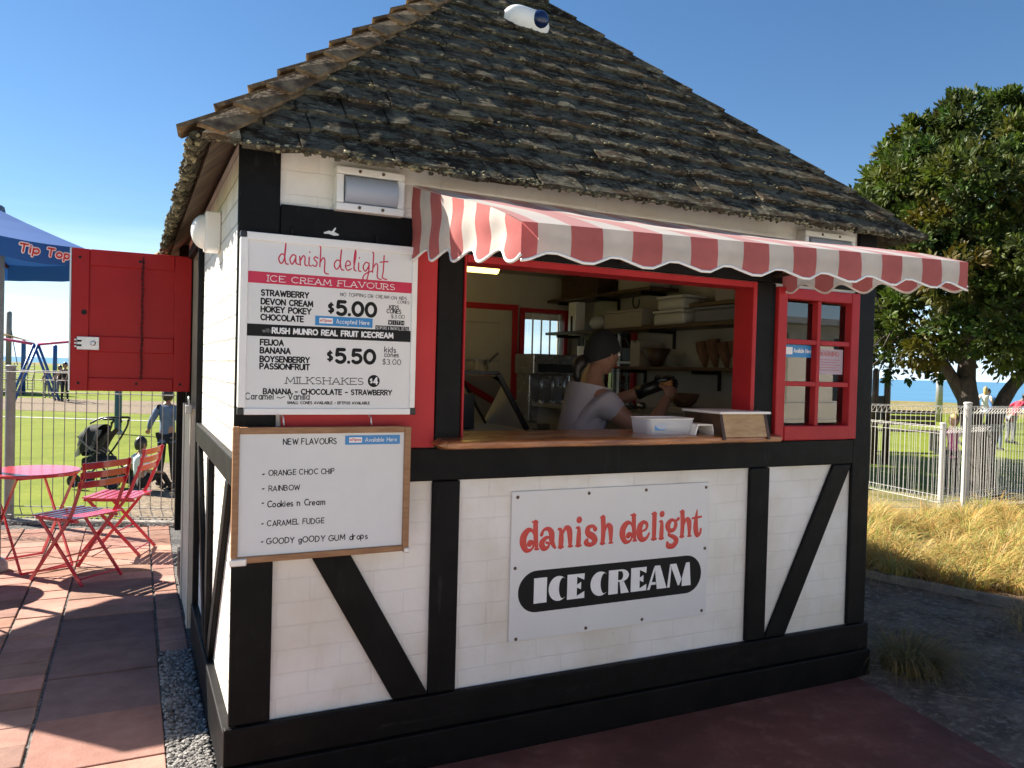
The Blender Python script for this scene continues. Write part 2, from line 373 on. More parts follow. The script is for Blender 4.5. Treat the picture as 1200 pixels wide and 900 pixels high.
# ------------------------------------------------------------------ lettering: strokes laid down as slightly raised ridges
def A(cx, cy, rx, ry, a0, a1, n=12):
    return [(cx+rx*math.cos(R(a0+(a1-a0)*i/n)), cy+ry*math.sin(R(a0+(a1-a0)*i/n))) for i in range(n+1)]
G = {
 'A': (.74, [[(0, 0), (.37, 1), (.74, 0)], [(.13, .32), (.61, .32)]]),
 'B': (.6, [[(0, 0), (0, 1), (.32, 1)]+A(.32, .765, .24, .235, 90, -90)+[(0, .53)], [(.32, .53)]+A(.34, .265, .26, .265, 90, -90)+[(0, 0)]]),
 'C': (.74, [A(.42, .5, .42, .5, 48, 312, 18)]),
 'D': (.68, [[(0, 0), (0, 1), (.24, 1)]+A(.24, .5, .44, .5, 90, -90, 14)+[(0, 0)]]),
 'E': (.54, [[(.54, 1), (0, 1), (0, 0), (.54, 0)], [(0, .52), (.48, .52)]]),
 'F': (.52, [[(.52, 1), (0, 1), (0, 0)], [(0, .52), (.46, .52)]]),
 'G': (.8, [A(.43, .5, .43, .5, 48, 350, 20)+[(.84, .46), (.5, .46)]]),
 'H': (.66, [[(0, 0), (0, 1)], [(.66, 0), (.66, 1)], [(0, .52), (.66, .52)]]),
 'I': (.0, [[(0, 0), (0, 1)]]),
 'J': (.42, [[(.42, 1), (.42, .25)]+A(.21, .24, .21, .24, 0, -160)]),
 'K': (.6, [[(0, 0), (0, 1)], [(.58, 1), (0, .45)], [(.2, .62), (.62, 0)]]),
 'L': (.48, [[(0, 1), (0, 0), (.48, 0)]]),
 'M': (.84, [[(0, 0), (.08, 1), (.42, .2), (.76, 1), (.84, 0)]]),
 'N': (.68, [[(0, 0), (0, 1), (.68, 0), (.68, 1)]]),
 'O': (.86, [A(.43, .5, .43, .5, 90, 450, 22)]),
 'P': (.56, [[(0, 0), (0, 1), (.3, 1)]+A(.3, .73, .27, .27, 90, -90)+[(0, .46)]]),
 'R': (.6, [[(0, 0), (0, 1), (.3, 1)]+A(.3, .74, .27, .26, 90, -90)+[(0, .48)], [(.28, .48), (.6, 0)]]),
 'S': (.54, [A(.27, .75, .25, .25, 40, 250)+A(.27, .26, .27, .26, 75, -145)]),
 'T': (.62, [[(0, 1), (.62, 1)], [(.31, 1), (.31, 0)]]),
 'U': (.64, [[(0, 1), (0, .32)]+A(.32, .32, .32, .32, 180, 360)+[(.64, 1)]]),
 'V': (.72, [[(0, 1), (.36, 0), (.72, 1)]]),
 'W': (1.0, [[(0, 1), (.25, 0), (.5, .85), (.75, 0), (1, 1)]]),
 'X': (.64, [[(0, 0), (.64, 1)], [(0, 1), (.64, 0)]]),
 'Y': (.68, [[(0, 1), (.34, .48), (.68, 1)], [(.34, .48), (.34, 0)]]),
 'Z': (.6, [[(0, 1), (.6, 1), (0, 0), (.6, 0)]]),
 '0': (.64, [A(.32, .5, .32, .5, 90, 450, 20)]),
 '3': (.56, [A(.27, .75, .25, .25, 150, -90)+A(.27, .26, .28, .26, 90, -150)]),
 '4': (.62, [[(.46, 0), (.46, 1), (0, .28), (.62, .28)]]),
 '5': (.56, [[(.5, 1), (.08, 1), (.04, .56)]+A(.26, .32, .29, .32, 125, -140)]),
 '$': (.56, [A(.28, .74, .25, .22, 40, 250)+A(.28, .27, .27, .23, 75, -145), [(.28, -.1), (.28, 1.1)]]),
 '.': (.0, [[(0, 0.02), (0.001, 0.02)]]), '-': (.42, [[(0, .44), (.42, .44)]]), "'": (.0, [[(0, 1), (0, .8)]]),
 '~': (.7, [[(0, .3), (.2, .38), (.45, .3), (.7, .36)]]),
 'a': (.48, [A(.24, .31, .24, .31, 30, 330, 12), [(.48, .62), (.48, .0)]]),
 'b': (.48, [[(0, 1), (0, 0)], A(.24, .31, .24, .31, 150, -150, 12)]),
 'c': (.46, [A(.26, .31, .26, .31, 45, 315, 12)]),
 'd': (.48, [A(.24, .31, .24, .31, 30, 330, 12), [(.48, 1), (.48, 0)]]),
 'e': (.5, [[(.02, .33), (.5, .33)]+A(.26, .32, .25, .3, 5, 315, 14)]),
 'f': (.34, [[(.34, .95), (.2, 1), (.13, .85), (.13, 0)], [(0, .62), (.3, .62)]]),
 'g': (.48, [A(.24, .33, .24, .29, 30, 330, 12), [(.48, .62), (.48, -.1)]+A(.25, -.1, .23, .2, 0, -150)]),
 'h': (.46, [[(0, 1), (0, 0)], [(0, .38)]+A(.23, .38, .23, .24, 170, 0)+[(.46, 0)]]),
 'i': (.0, [[(0, .62), (0, 0)], [(0, .88), (0, .9)]]),
 'k': (.44, [[(0, 1), (0, 0)], [(.42, .62), (0, .24)], [(.14, .36), (.44, 0)]]),
 'l': (.0, [[(0, 1), (0, 0)]]),
 'm': (.76, [[(0, .62), (0, 0)], [(0, .4)]+A(.19, .42, .19, .2, 170, 0)+[(.38, 0)], [(.38, .4)]+A(.57, .42, .19, .2, 170, 0)+[(.76, 0)]]),
 'n': (.46, [[(0, .62), (0, 0)], [(0, .38)]+A(.23, .38, .23, .24, 170, 0)+[(.46, 0)]]),
 'o': (.52, [A(.26, .31, .26, .31, 90, 450, 14)]),
 'p': (.48, [[(0, .62), (0, -.35)], A(.24, .31, .24, .31, 150, -150, 12)]),
 'r': (.3, [[(0, .62), (0, 0)], [(0, .38), (.1, .58), (.3, .6)]]),
 's': (.38, [A(.19, .46, .17, .16, 40, 250, 8)+A(.19, .16, .19, .16, 75, -145, 8)]),
 't': (.3, [[(.13, .95), (.13, .1), (.3, 0)], [(0, .62), (.3, .62)]]),
 'v': (.44, [[(0, .62), (.22, 0), (.44, .62)]]), 'w': (.66, [[(0, .62), (.17, 0), (.33, .55), (.5, 0), (.66, .62)]]),
 ' ': (.34, []),
}
def ridge(mb, pts, hw, f, h=.0012, mi=0):
    """pts: (u, v) or (u, v, half width); a low rounded ridge of half width hw, domes at every point"""
    P = [(p[0], p[1], p[2] if len(p) > 2 else hw) for p in pts]
    prof = (-1, -.7, 0, .7, 1); ph = (0, .72, 1, .72, 0)
    for (a, b) in zip(P, P[1:]):
        dx, dy = b[0]-a[0], b[1]-a[1]; l = math.hypot(dx, dy)
        if l < 1e-7: continue
        nx, ny = -dy/l, dx/l; vs = []
        for e in (a, b):
            for t, q in zip(prof, ph): vs.append(f(e[0]+nx*t*e[2], e[1]+ny*t*e[2], h*q))
        mb.add(vs, [(i+1, i, i+5, i+6) for i in range(4)], mi)
    for e in P:
        vs = [f(e[0], e[1], h)]
        for q, hh in ((.7, .72), (1, 0)):
            for j in range(8): t = 2*PI*j/8+.2; vs.append(f(e[0]+q*e[2]*math.cos(t), e[1]+q*e[2]*math.sin(t), h*hh))
        fs = [(0, 1+j, 1+(j+1) % 8) for j in range(8)]+[(1+j, 9+j, 9+(j+1) % 8, 1+(j+1) % 8) for j in range(8)]
        mb.add(vs, fs, mi)
def text(mb, s, f, u, v, h, sw, width=None, track=.24, serif=False, rnd=0., slope=0., mi=0):
    """writes s with its baseline starting at (u, v), cap height h, stroke width sw*h, stretched to fit width"""
    total = sum(G[c][0]+track for c in s)-track
    k = (width/total if width else h); x = 0.
    for c in s:
        w, st = G[c]; jx = random.uniform(-rnd, rnd); jy = random.uniform(-rnd, rnd); js = random.uniform(-rnd, rnd)
        for line in st:
            ridge(mb, [(u+k*(x+px+jx+js*py*.6), v+h*(py+jy)+slope*k*(x+px)) for px, py in line], h*sw/2, f, mi=mi)
            if serif:
                for e in (line[0], line[-1]):
                    if e[1] < .02 or e[1] > .98:
                        if c in 'OCGSU' and not (c == 'U' and e[1] > .98): continue
                        ridge(mb, [(u+k*(x+e[0]-.13), v+h*e[1]), (u+k*(x+e[0]+.13), v+h*e[1])], h*sw/2, f, mi=mi)
        x += w+track
def front(y):
    """plane facing the photographer at this y"""
    return lambda u, v, d: (u, y-d, v)
# ================================================================== THE KIOSK
KW = 3.136
kiosk = thing('kiosk', 'small square black and white half timbered ice cream kiosk with a mossy shingle pyramid roof', 'kiosk', (KW/2, KW/2, 0))
def wallgrid(mb, fn, u0, u1, z0, z1, holes, d0, d1):
    U = sorted({u0, u1, *[h[0] for h in holes], *[h[1] for h in holes]}); Z = sorted({z0, z1, *[h[2] for h in holes], *[h[3] for h in holes]})
    def solid(i, j):
        if i < 0 or j < 0 or i >= len(U)-1 or j >= len(Z)-1: return False
        um = (U[i]+U[i+1])/2; zm = (Z[j]+Z[j+1])/2
        return not any(h[0] < um < h[1] and h[2] < zm < h[3] for h in holes)
    for i in range(len(U)-1):
        for j in range(len(Z)-1):
            if not solid(i, j): continue
            a, b, c, d = U[i], U[i+1], Z[j], Z[j+1]
            mb.add([fn(a, d0, c), fn(b, d0, c), fn(b, d0, d), fn(a, d0, d)], [(0, 1, 2, 3)], 0)
            mb.add([fn(a, d1, c), fn(b, d1, c), fn(b, d1, d), fn(a, d1, d)], [(3, 2, 1, 0)], 1)
            for (di, dj, p, q) in ((-1, 0, (a, c), (a, d)), (1, 0, (b, d), (b, c)), (0, -1, (b, c), (a, c)), (0, 1, (a, d), (b, d))):
                if not solid(i+di, j+dj):
                    mb.add([fn(p[0], d0, p[1]), fn(q[0], d0, q[1]), fn(q[0], d1, q[1]), fn(p[0], d1, p[1])], [(0, 1, 2, 3)], 1)
fx = lambda u, d, z: (u, d, z)
fy = lambda u, d, z: (d, u, z)
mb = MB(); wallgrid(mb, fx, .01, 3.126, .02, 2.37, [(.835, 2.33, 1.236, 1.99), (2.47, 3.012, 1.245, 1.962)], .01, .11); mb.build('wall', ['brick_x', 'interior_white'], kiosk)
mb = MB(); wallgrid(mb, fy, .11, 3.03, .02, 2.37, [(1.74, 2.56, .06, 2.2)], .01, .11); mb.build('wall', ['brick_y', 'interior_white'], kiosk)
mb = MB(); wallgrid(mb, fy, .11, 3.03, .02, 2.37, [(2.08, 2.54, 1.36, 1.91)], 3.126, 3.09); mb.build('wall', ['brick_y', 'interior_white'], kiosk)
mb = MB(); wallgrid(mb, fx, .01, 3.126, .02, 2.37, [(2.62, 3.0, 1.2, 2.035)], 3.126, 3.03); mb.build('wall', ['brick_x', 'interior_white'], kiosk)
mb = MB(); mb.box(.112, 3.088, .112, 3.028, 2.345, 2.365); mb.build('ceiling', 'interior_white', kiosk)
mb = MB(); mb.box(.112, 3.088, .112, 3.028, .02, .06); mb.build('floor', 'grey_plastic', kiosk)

def timber(name, boxes, bev=.006, m='black_timber'):
    mb = MB()
    for b in boxes: mb.box(*b)
    return mb.build(name, m, kiosk, bevel=bev)
F0 = -.012                                                # face of the timbers
timber('corner_post', [(-.014, .127, F0, .0095, .272, 2.36)])
timber('corner_post', [(3.022, 3.150, F0, .0095, .272, 2.36)])
timber('corner_post', [(3.1265, 3.150, .012, .13, .272, 2.36)])
timber('post', [(.727, .832, F0, .0095, 1.239, 2.0)]); timber('post', [(.724, .839, F0, .0095, .272, 1.107)])
timber('post', [(2.338, 2.461, F0, .0095, 1.239, 2.0)]); timber('post', [(2.336, 2.459, F0, .0095, .272, 1.107)])
timber('rail', [(.129, 3.020, F0-.002, .0095, 1.109, 1.237)])
timber('header', [(.129, 3.020, F0-.001, .0095, 2.002, 2.114)])
timber('plinth_board', [(-.03, 3.166, -.024, .0095, .137, .270)], m='plinth_black')
timber('plinth_board', [(-.036, 3.172, -.038, .0095, -.05, .134)], m='plinth_black')
timber('plinth_board', [(-.026, .0095, .011, 1.72, .03, .225)], m='plinth_black'); timber('plinth_board', [(-.026, .0095, 2.6, 3.15, .03, .225)], m='plinth_black')
timber('plinth_board', [(3.127, 3.16, .011, 3.15, -.05, .25)], m='plinth_black')
def slant(name, p, q, w, side, bev=.006):
    mb = MB()
    (u0, z0), (u1, z1) = p, q; h = w/2
    poly = [(u0-h, z0), (u1-h, z1), (u1+h, z1), (u0+h, z0)]
    if side == 'front': poly = [(u0-h, z0), (u0+h, z0), (u1+h, z1), (u1-h, z1)]; mb.prism(poly, lambda u, v, d: (u, d, v), .0095, F0+.002)
    else: mb.prism(poly, lambda u, v, d: (d, u, v), .0095, F0-.002)
    return mb.build(name, 'black_timber', kiosk, bevel=bev, recalc=True)
mb = MB(); ridge(mb, [(.283, 2.026, .003), (.300, 2.030, .006), (.318, 2.026, .007), (.333, 2.024, .003)], 0, front(F0-.0012)); ridge(mb, [(.312, 2.030, .004), (.322, 2.046, .003)], 0, front(F0-.0012)); mb.build('paint_chip', 'white_paint', kiosk)
slant('brace', (.655, .272), (.19, 1.107), .143, 'front')
slant('brace', (2.528, .272), (2.955, 1.107), .13, 'front')
# left wall, seen along its face
timber('rail', [(-.018, .0095, .012, 1.70, 1.112, 1.216)])
timber('post', [(-.016, .0095, .93, 1.02, .227, 1.110)])
slant('brace', (.86, .227), (.19, 1.110), .10, 'left'); slant('brace', (1.09, .227), (1.62, 1.110), .10, 'left')
timber('door_frame', [(-.02, .115, 1.70, 1.738, .03, 2.26), (-.02, .115, 2.562, 2.60, .03, 2.26), (-.0195, .114, 1.7385, 2.5615, 2.202, 2.26)])
timber('corner_post', [(-.05, .0095, 3.06, 3.15, .36, 2.36)])
mb = MB(); mb.box(-.035, .0, 1.80, 2.50, .06, 1.285); mb.box(-.042, -.0352, 1.80, 1.90, .06, 1.285); mb.box(-.042, -.0352, 2.40, 2.50, .06, 1.285)
mb.build('lower_door', 'cream_paint', kiosk, bevel=.004)

# ---- stable door, upper leaf, swung out square to the wall
sh = MB(); DY = 2.552; sh.box(-.672, .0, DY, DY+.038, 1.352, 2.215)
for (x0, x1, z0, z1) in ((-.672, -.575, 1.352, 2.215), (-.10, .0, 1.352, 2.215), (-.575, -.10, 2.115, 2.215), (-.575, -.10, 1.352, 1.435), (-.575, -.10, 1.59, 1.69)):
    sh.box(x0+.0005, x1-.0005, DY-.014, DY-.0005, z0+.0005, z1-.0005)
door = sh.build('shutter_door', 'door_red', kiosk, bevel=.006)
mb = MB(); mb.box(-.682, -.6735, DY-.012, DY+.036, 1.352, 2.215); mb.build('edge_strip', 'alu', door)
mb = MB(); mb.box(-.638, -.518, DY-.034, DY-.0145, 1.602, 1.682); mb.lathe([(.012, 0), (.015, .006), (.015, .022), (.009, .026)], M=Matrix.Translation((-.55, DY-.034, 1.642)) @ Matrix.Rotation(PI/2, 4, 'X'), n=14)
for z in (1.662, 1.642, 1.622): mb.box(-.652, -.6385, DY-.030, DY-.018, z-.006, z+.006)
mb.build('lock', 'alu', door, bevel=.003)
mb = MB(); 
for z in (1.655, 1.628): mb.box(-.637, -.612, DY-.0365, DY-.0342, z-.006, z+.006)
mb.lathe([(.016, 0), (.016, .002)], M=Matrix.Translation((-.602, DY-.0145, 1.83)) @ Matrix.Rotation(PI/2, 4, 'X'), n=12)
for (x, z) in ((-.628, 2.16), (-.628, 1.40), (-.30, 2.16), (-.31, 1.40), (-.06, 1.40)): mb.lathe([(.009, 0), (.009, .002)], M=Matrix.Translation((x, DY-.0145, z)) @ Matrix.Rotation(PI/2, 4, 'X'), n=8)
mb.build_each('screw_hole', 'dark_void', door)
mb = MB()
for i in range(44):
    z = 2.175-i*.0172; ax = (1, 0, 0) if i % 2 else (0, 1, 0)
    c = Vector((-.284+.002*math.sin(i*.7), DY-.022, z)); pts = [c+Vector(ax)*(.006*math.cos(t))+Vector((0, 0, 1))*(.011*math.sin(t)) for t in [2*PI*k/8 for k in range(8)]]
    mb.tube(pts, .0025, 5, closed=True)
mb.build('chain', 'dark_void', door)
mb = MB(); mb.tube(smoothpts([(-.045, 1.79, 1.30), (-.05, 1.79, 1.335), (-.05, 1.81, 1.35), (-.05, 1.83, 1.335), (-.045, 1.83, 1.30)]), .006, 8); mb.box(-.066, -.034, 1.78, 1.84, 1.262, 1.305); mb.build('padlock', 'galv', kiosk, bevel=.003)

# ---- serving hatch
mb = MB()
mb.box(.8335, .842, -.02, .112, 1.238, 1.998); mb.box(2.312, 2.3365, -.02, .112, 1.238, 1.998); mb.box(.8425, 2.3115, -.019, .111, 1.968, 1.997)
mb.build('hatch_frame', 'red_paint', kiosk, bevel=.004)
mb = MB(); mb.box(.145, .7255, -.004, .0085, 1.2385, 1.9985); mb.build('red_panel', 'red_panel', kiosk, bevel=.003)
mb = MB()                                                 # counter: a waney edged slab
def slab(u, v):
    a = 2*PI*v; x = .71+1.72*u; e = .004*math.sin(u*37)+.007*math.sin(u*11+1)
    ends = min(1, math.sqrt(max(0, 1-max(0, (.025-u)/.025)**2)))
    yy = .12+(.235+e)*math.copysign(abs(math.cos(a))**.35, math.cos(a))*(.92+.08*ends); zz = 1.2385+.021+.021*math.copysign(abs(math.sin(a))**.55, math.sin(a))*ends
    if yy < .12: yy += -0.0+.012*(1-ends)
    return (x, yy, zz-.004)
mb.grid(60, 32, slab); n0 = len(mb.v)
mb.f.append(tuple(range(0, 61*33, 61))); mb.m.append(0); mb.f.append(tuple(range(60, 61*33, 61))); mb.m.append(0)
mb.build('counter', 'counter_wood', kiosk, smooth=False)

# ---- six pane window beside the hatch
mb = MB(); x0, x1, z0, z1 = 2.4635, 3.0185, 1.2395, 1.985
mb.box(x0, x0+.058, -.03, .045, z0, z1); mb.box(x1-.058, x1, -.03, .045, z0, z1); mb.box(x0+.0585, x1-.0585, -.029, .044, z1-.055, z1-.001); mb.box(x0+.0585, x1-.0585, -.034, .046, z0-.001, z0+.07)
win = mb.build('window', 'red_paint', kiosk, bevel=.005)
gx0, gx1, gz0, gz1 = x0+.059, x1-.059, z0+.0705, z1-.0555
mb = MB(); xm = (gx0+gx1)/2; mb.box(xm-.012, xm+.012, -.024, .040, gz0, gz1)
zs = [gz0+(gz1-gz0)*k/3 for k in (1, 2)]
for z in zs: mb.box(gx0, xm-.0125, -.023, .039, z-.012, z+.012); mb.box(xm+.0125, gx1, -.023, .039, z-.012, z+.012)
mb.build('glazing_bars', 'red_paint', win, bevel=.003)
zz = [gz0]+zs+[gz1]
for i in range(3):
    for (a, b) in ((gx0, xm-.0125), (xm+.0125, gx1)):
        mb = MB(); mb.box(a+.001, b-.001, .010, .014, zz[i]+.0125, zz[i+1]-.0125); mb.build('pane', 'window_glass', win)
mb = MB(); mb.box(gx0+.004, xm-.016, .0075, .0095, zs[1]-.075, zs[1]-.014); st = mb.build('sticker', 'sticker_blue', win)
mb = MB(); mb.box(gx0+.016, gx0+.075, .0060, .0072, zs[1]-.062, zs[1]-.026); mb2 = mb
text(mb2, 'Available Here', front(.0072), gx0+.085, zs[1]-.052, .020, .16, width=.115); mb2.build('sticker_text', 'letter_white', win)
mb = MB(); mb.box(xm+.03, gx1-.012, .0075, .0095, zs[1]-.155, zs[1]-.028); mb.build('notice', 'sticker_pink', win)
mb = MB(); text(mb, 'WARNING', front(.0072), xm+.045, zs[1]-.062, .022, .22, width=.13); 
for k in range(5): ridge(mb, [(xm+.045, zs[1]-.082-k*.013), (xm+.045+.14-.02*(k % 2), zs[1]-.082-k*.013)], .0018, front(.0072))
mb.build('notice_text', 'faded_red', win)

# ---- back window and back door inside, side window
mb = MB(); y = 3.02
mb.box(2.585, 2.6195, 2.99, 3.05, 1.165, 2.07); mb.box(3.0005, 3.035, 2.99, 3.05, 1.165, 2.07); mb.box(2.62, 3.0, 2.991, 3.049, 2.036, 2.069); mb.box(2.62, 3.0, 2.991, 3.049, 1.166, 1.199)
bw = mb.build('window', 'red_paint', kiosk, bevel=.004)
mb = MB(); mb.box(2.6205, 2.9995, 3.06, 3.075, 1.2005, 1.235); mb.box(2.6205, 2.9995, 3.06, 3.075, 1.98, 2.034); mb.box(2.6205, 2.645, 3.06, 3.075, 1.2355, 1.9795)
for k in range(4): x = 2.70+k*.083; mb.box(x-.006, x+.006, 3.0, 3.012, 1.2005, 2.03)
mb.build('window_bars', 'white_paint', bw, bevel=.002)
mb = MB(); mb.box(2.6205, 2.9995, 3.078, 3.081, 1.2005, 2.034); mb.build('pane', 'window_glass', bw)
mb = MB()
mb.box(1.42, 1.47, 2.99, 3.029, .06, 2.09); mb.box(2.505, 2.555, 2.99, 3.029, .06, 2.09); mb.box(1.4705, 2.5045, 2.991, 3.029, 2.04, 2.089)
bd = mb.build('back_door', 'red_paint', kiosk, bevel=.004)
mb = MB(); mb.box(1.471, 2.504, 3.012, 3.029, .06, 2.039)
for (a, b, c, d) in ((1.471, 1.58, .06, 2.039), (2.395, 2.504, .06, 2.039), (1.5805, 2.3945, 1.93, 2.039), (1.5805, 2.3945, 1.62, 1.72)): mb.box(a, b, 2.998, 3.0115, c, d)
mb.build('door_leaf', 'interior_white', bd, bevel=.004)
mb = MB()
mb.box(3.06, 3.0895, 2.03, 2.0795, 1.31, 1.96); mb.box(3.06, 3.0895, 2.5405, 2.59, 1.31, 1.96); mb.box(3.061, 3.0893, 2.08, 2.54, 1.911, 1.959); mb.box(3.061, 3.0893, 2.08, 2.54, 1.311, 1.359)
sw = mb.build('window', 'red_paint', kiosk, bevel=.004)
mb = MB(); mb.box(3.10, 3.112, 2.30, 2.318, 1.3605, 1.9095); mb.box(3.1005, 3.1115, 2.081, 2.2995, 1.62, 1.636); mb.box(3.1005, 3.1115, 2.3185, 2.539, 1.62, 1.636); mb.build('glazing_bars', 'white_paint', sw)
mb = MB(); mb.box(3.114, 3.117, 2.081, 2.539, 1.3605, 1.9095); mb.build('pane', 'window_glass', sw)
def scroll(c, s, fl=1):
    return [(c[0], c[1]+fl*s*(.25*math.exp(-.22*t)*math.cos(t)), c[2]+s*.25*math.exp(-.22*t)*math.sin(t)) for t in [k*.35 for k in range(30)]]
mb = MB(); mb.tube(scroll((3.045, 2.15, 1.83), .22), .004, 5); mb.tube(scroll((3.045, 2.42, 1.83), .22, -1), .004, 5); mb.tube([(3.045, 2.05, 1.72), (3.045, 2.2, 1.90)], .004, 5); mb.tube([(3.045, 2.10, 1.36), (3.045, 2.10, 1.56), (3.045, 2.30, 1.56), (3.045, 2.30, 1.36)], .006, 5); mb.tube(scroll((3.045, 2.15, 1.45), .18), .004, 5)
mb.build_each('scroll_hook', 'black_metal', sw)

# ---- shelves on the right wall, work bench below
for (y0, y1, z, d) in ((1.55, 3.02, 2.145, .25), (.13, 1.16, 2.000, .22), (.13, 3.02, 1.872, .26), (.13, 2.06, 1.595, .26)):
    mb = MB(); mb.box(3.089-d, 3.089, y0, y1, z-.022, z)
    s = mb.build('shelf', 'dark_wood', kiosk, bevel=.003)
    mb = MB()
    for k in range(3):
        yb = y0+.15+(y1-y0-.3)*k/2; mb.box(3.089-d+.03, 3.088, yb-.008, yb+.008, z-.045, z-.0225); mb.box(3.07, 3.0885, yb-.0075, yb+.0075, z-.15, z-.0455)
    mb.build_each('bracket', 'black_metal', s)
mb = MB(); mb.box(2.45, 3.088, .12, .445, 1.27, 1.299); mb.box(2.45, 3.088, .45, 2.9, 1.27, 1.30); mb.box(2.50, 3.087, .47, 2.88, .06, 1.2695)
mb.build('bench', 'grey_plastic', kiosk, bevel=.006)

# ---- roof
ZE, HB, SQ = 2.262, KW/2+.140, math.sqrt(.5)
SL = HB/SQ
def slope(k):
    inward = Vector(((0, 1, 0), (-1, 0, 0), (0, -1, 0), (1, 0, 0))[k]); e = Vector(((1, 0, 0), (0, 1, 0), (-1, 0, 0), (0, -1, 0))[k])
    E = Vector((KW/2, KW/2, ZE))-inward*HB; n = (-inward+Vector((0, 0, 1)))*SQ; up = (inward+Vector((0, 0, 1)))*SQ
    return lambda u, s, h: E+e*u+up*s+n*h
mb = MB()
for k in range(4):
    f = slope(k); ap = f(0, SL, 0)
    q_ = .045*SQ; b0, b1 = f(-HB+q_, .045, 0), f(HB-q_, .045, 0)
    mb.add([b0, b1, ap], [(0, 1, 2)])
    mb.add([b0+Vector((0, 0, -.016)), b1+Vector((0, 0, -.016)), ap+Vector((0, 0, -.06))], [(2, 1, 0)])
    mb.add([b0, b1, b1+Vector((0, 0, -.016)), b0+Vector((0, 0, -.016))], [(3, 2, 1, 0)])
roof = mb.build('roof', 'soffit', kiosk)
m = mat('shingle', (.085, .062, .042), rough=.95, spec=.05, dark=(.026, .020, .015), vscale=7, attr='tone')
N = m.node_tree.nodes; L = m.node_tree.links; b = N['Principled BSDF']
t = N.new('ShaderNodeTexCoord')
def lichen(scale, lo, hi, col, prev, seed):
    mpn = N.new('ShaderNodeMapping'); mpn.inputs['Scale'].default_value = (.55, .8, 1.25); mpn.inputs['Location'].default_value = (seed, seed*2.1, 0); L.new(t.outputs['Object'], mpn.inputs['Vector'])
    n = N.new('ShaderNodeTexNoise'); n.inputs['Scale'].default_value = scale; n.inputs['Detail'].default_value = 8; n.inputs['Roughness'].default_value = .7; L.new(mpn.outputs[0], n.inputs['Vector'])
    r = N.new('ShaderNodeValToRGB'); r.color_ramp.elements[0].position = lo; r.color_ramp.elements[1].position = hi; L.new(n.outputs['Fac'], r.inputs['Fac'])
    x = N.new('ShaderNodeMixRGB'); x.inputs['Color2'].default_value = (*col, 1); L.new(r.outputs[0], x.inputs['Fac']); L.new(prev, x.inputs['Color1'])
    return x.outputs[0]
src = b.inputs['Base Color'].links[0].from_socket
src = lichen(13, .45, .55, (.125, .116, .085), src, 3.1)
src = lichen(22, .53, .60, (.030, .026, .020), src, 5.2)
src = lichen(40, .55, .62, (.21, .195, .14), src, 2.2)
src = lichen(15, .63, .72, (.27, .235, .14), src, 8.7)
src = lichen(5, .62, .72, (.060, .075, .03), src, 1.3)
L.new(src, b.inputs['Base Color'])
n2 = N.new('ShaderNodeTexNoise'); n2.inputs['Scale'].default_value = 38; n2.inputs['Detail'].default_value = 10; n2.inputs['Roughness'].default_value = .7; L.new(t.outputs['Object'], n2.inputs['Vector'])
bu = N.new('ShaderNodeBump'); bu.inputs['Strength'].default_value = .9; bu.inputs['Distance'].default_value = .03; L.new(n2.outputs['Fac'], bu.inputs['Height']); L.new(bu.outputs[0], b.inputs['Normal'])
EXPO = .142
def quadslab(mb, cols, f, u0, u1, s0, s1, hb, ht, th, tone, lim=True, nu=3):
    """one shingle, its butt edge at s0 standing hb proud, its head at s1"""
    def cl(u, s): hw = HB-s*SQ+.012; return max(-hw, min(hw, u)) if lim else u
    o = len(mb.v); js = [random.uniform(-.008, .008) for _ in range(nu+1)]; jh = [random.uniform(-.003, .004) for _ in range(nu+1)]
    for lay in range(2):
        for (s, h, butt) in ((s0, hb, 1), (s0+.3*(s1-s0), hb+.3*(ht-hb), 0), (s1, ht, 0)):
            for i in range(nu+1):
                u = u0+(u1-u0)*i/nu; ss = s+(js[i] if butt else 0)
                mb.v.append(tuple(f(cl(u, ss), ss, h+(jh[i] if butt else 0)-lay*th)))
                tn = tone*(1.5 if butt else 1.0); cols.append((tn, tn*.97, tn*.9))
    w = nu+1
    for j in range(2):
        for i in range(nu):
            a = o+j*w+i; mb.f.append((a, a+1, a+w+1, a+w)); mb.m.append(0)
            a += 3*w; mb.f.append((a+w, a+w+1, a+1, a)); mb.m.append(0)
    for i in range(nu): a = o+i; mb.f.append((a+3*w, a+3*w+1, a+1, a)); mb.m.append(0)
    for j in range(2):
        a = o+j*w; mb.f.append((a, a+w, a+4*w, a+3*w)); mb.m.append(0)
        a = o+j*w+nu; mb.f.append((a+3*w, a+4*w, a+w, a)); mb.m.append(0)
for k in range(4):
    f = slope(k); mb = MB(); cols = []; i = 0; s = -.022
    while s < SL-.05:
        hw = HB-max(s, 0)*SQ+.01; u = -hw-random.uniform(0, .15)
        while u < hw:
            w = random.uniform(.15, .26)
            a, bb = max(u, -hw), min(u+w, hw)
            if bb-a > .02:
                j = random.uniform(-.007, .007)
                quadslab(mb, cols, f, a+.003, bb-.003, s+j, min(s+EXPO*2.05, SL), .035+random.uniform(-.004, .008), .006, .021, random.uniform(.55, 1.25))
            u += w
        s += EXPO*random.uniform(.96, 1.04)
    mb.build('shingles', 'shingle', roof, colors=cols)
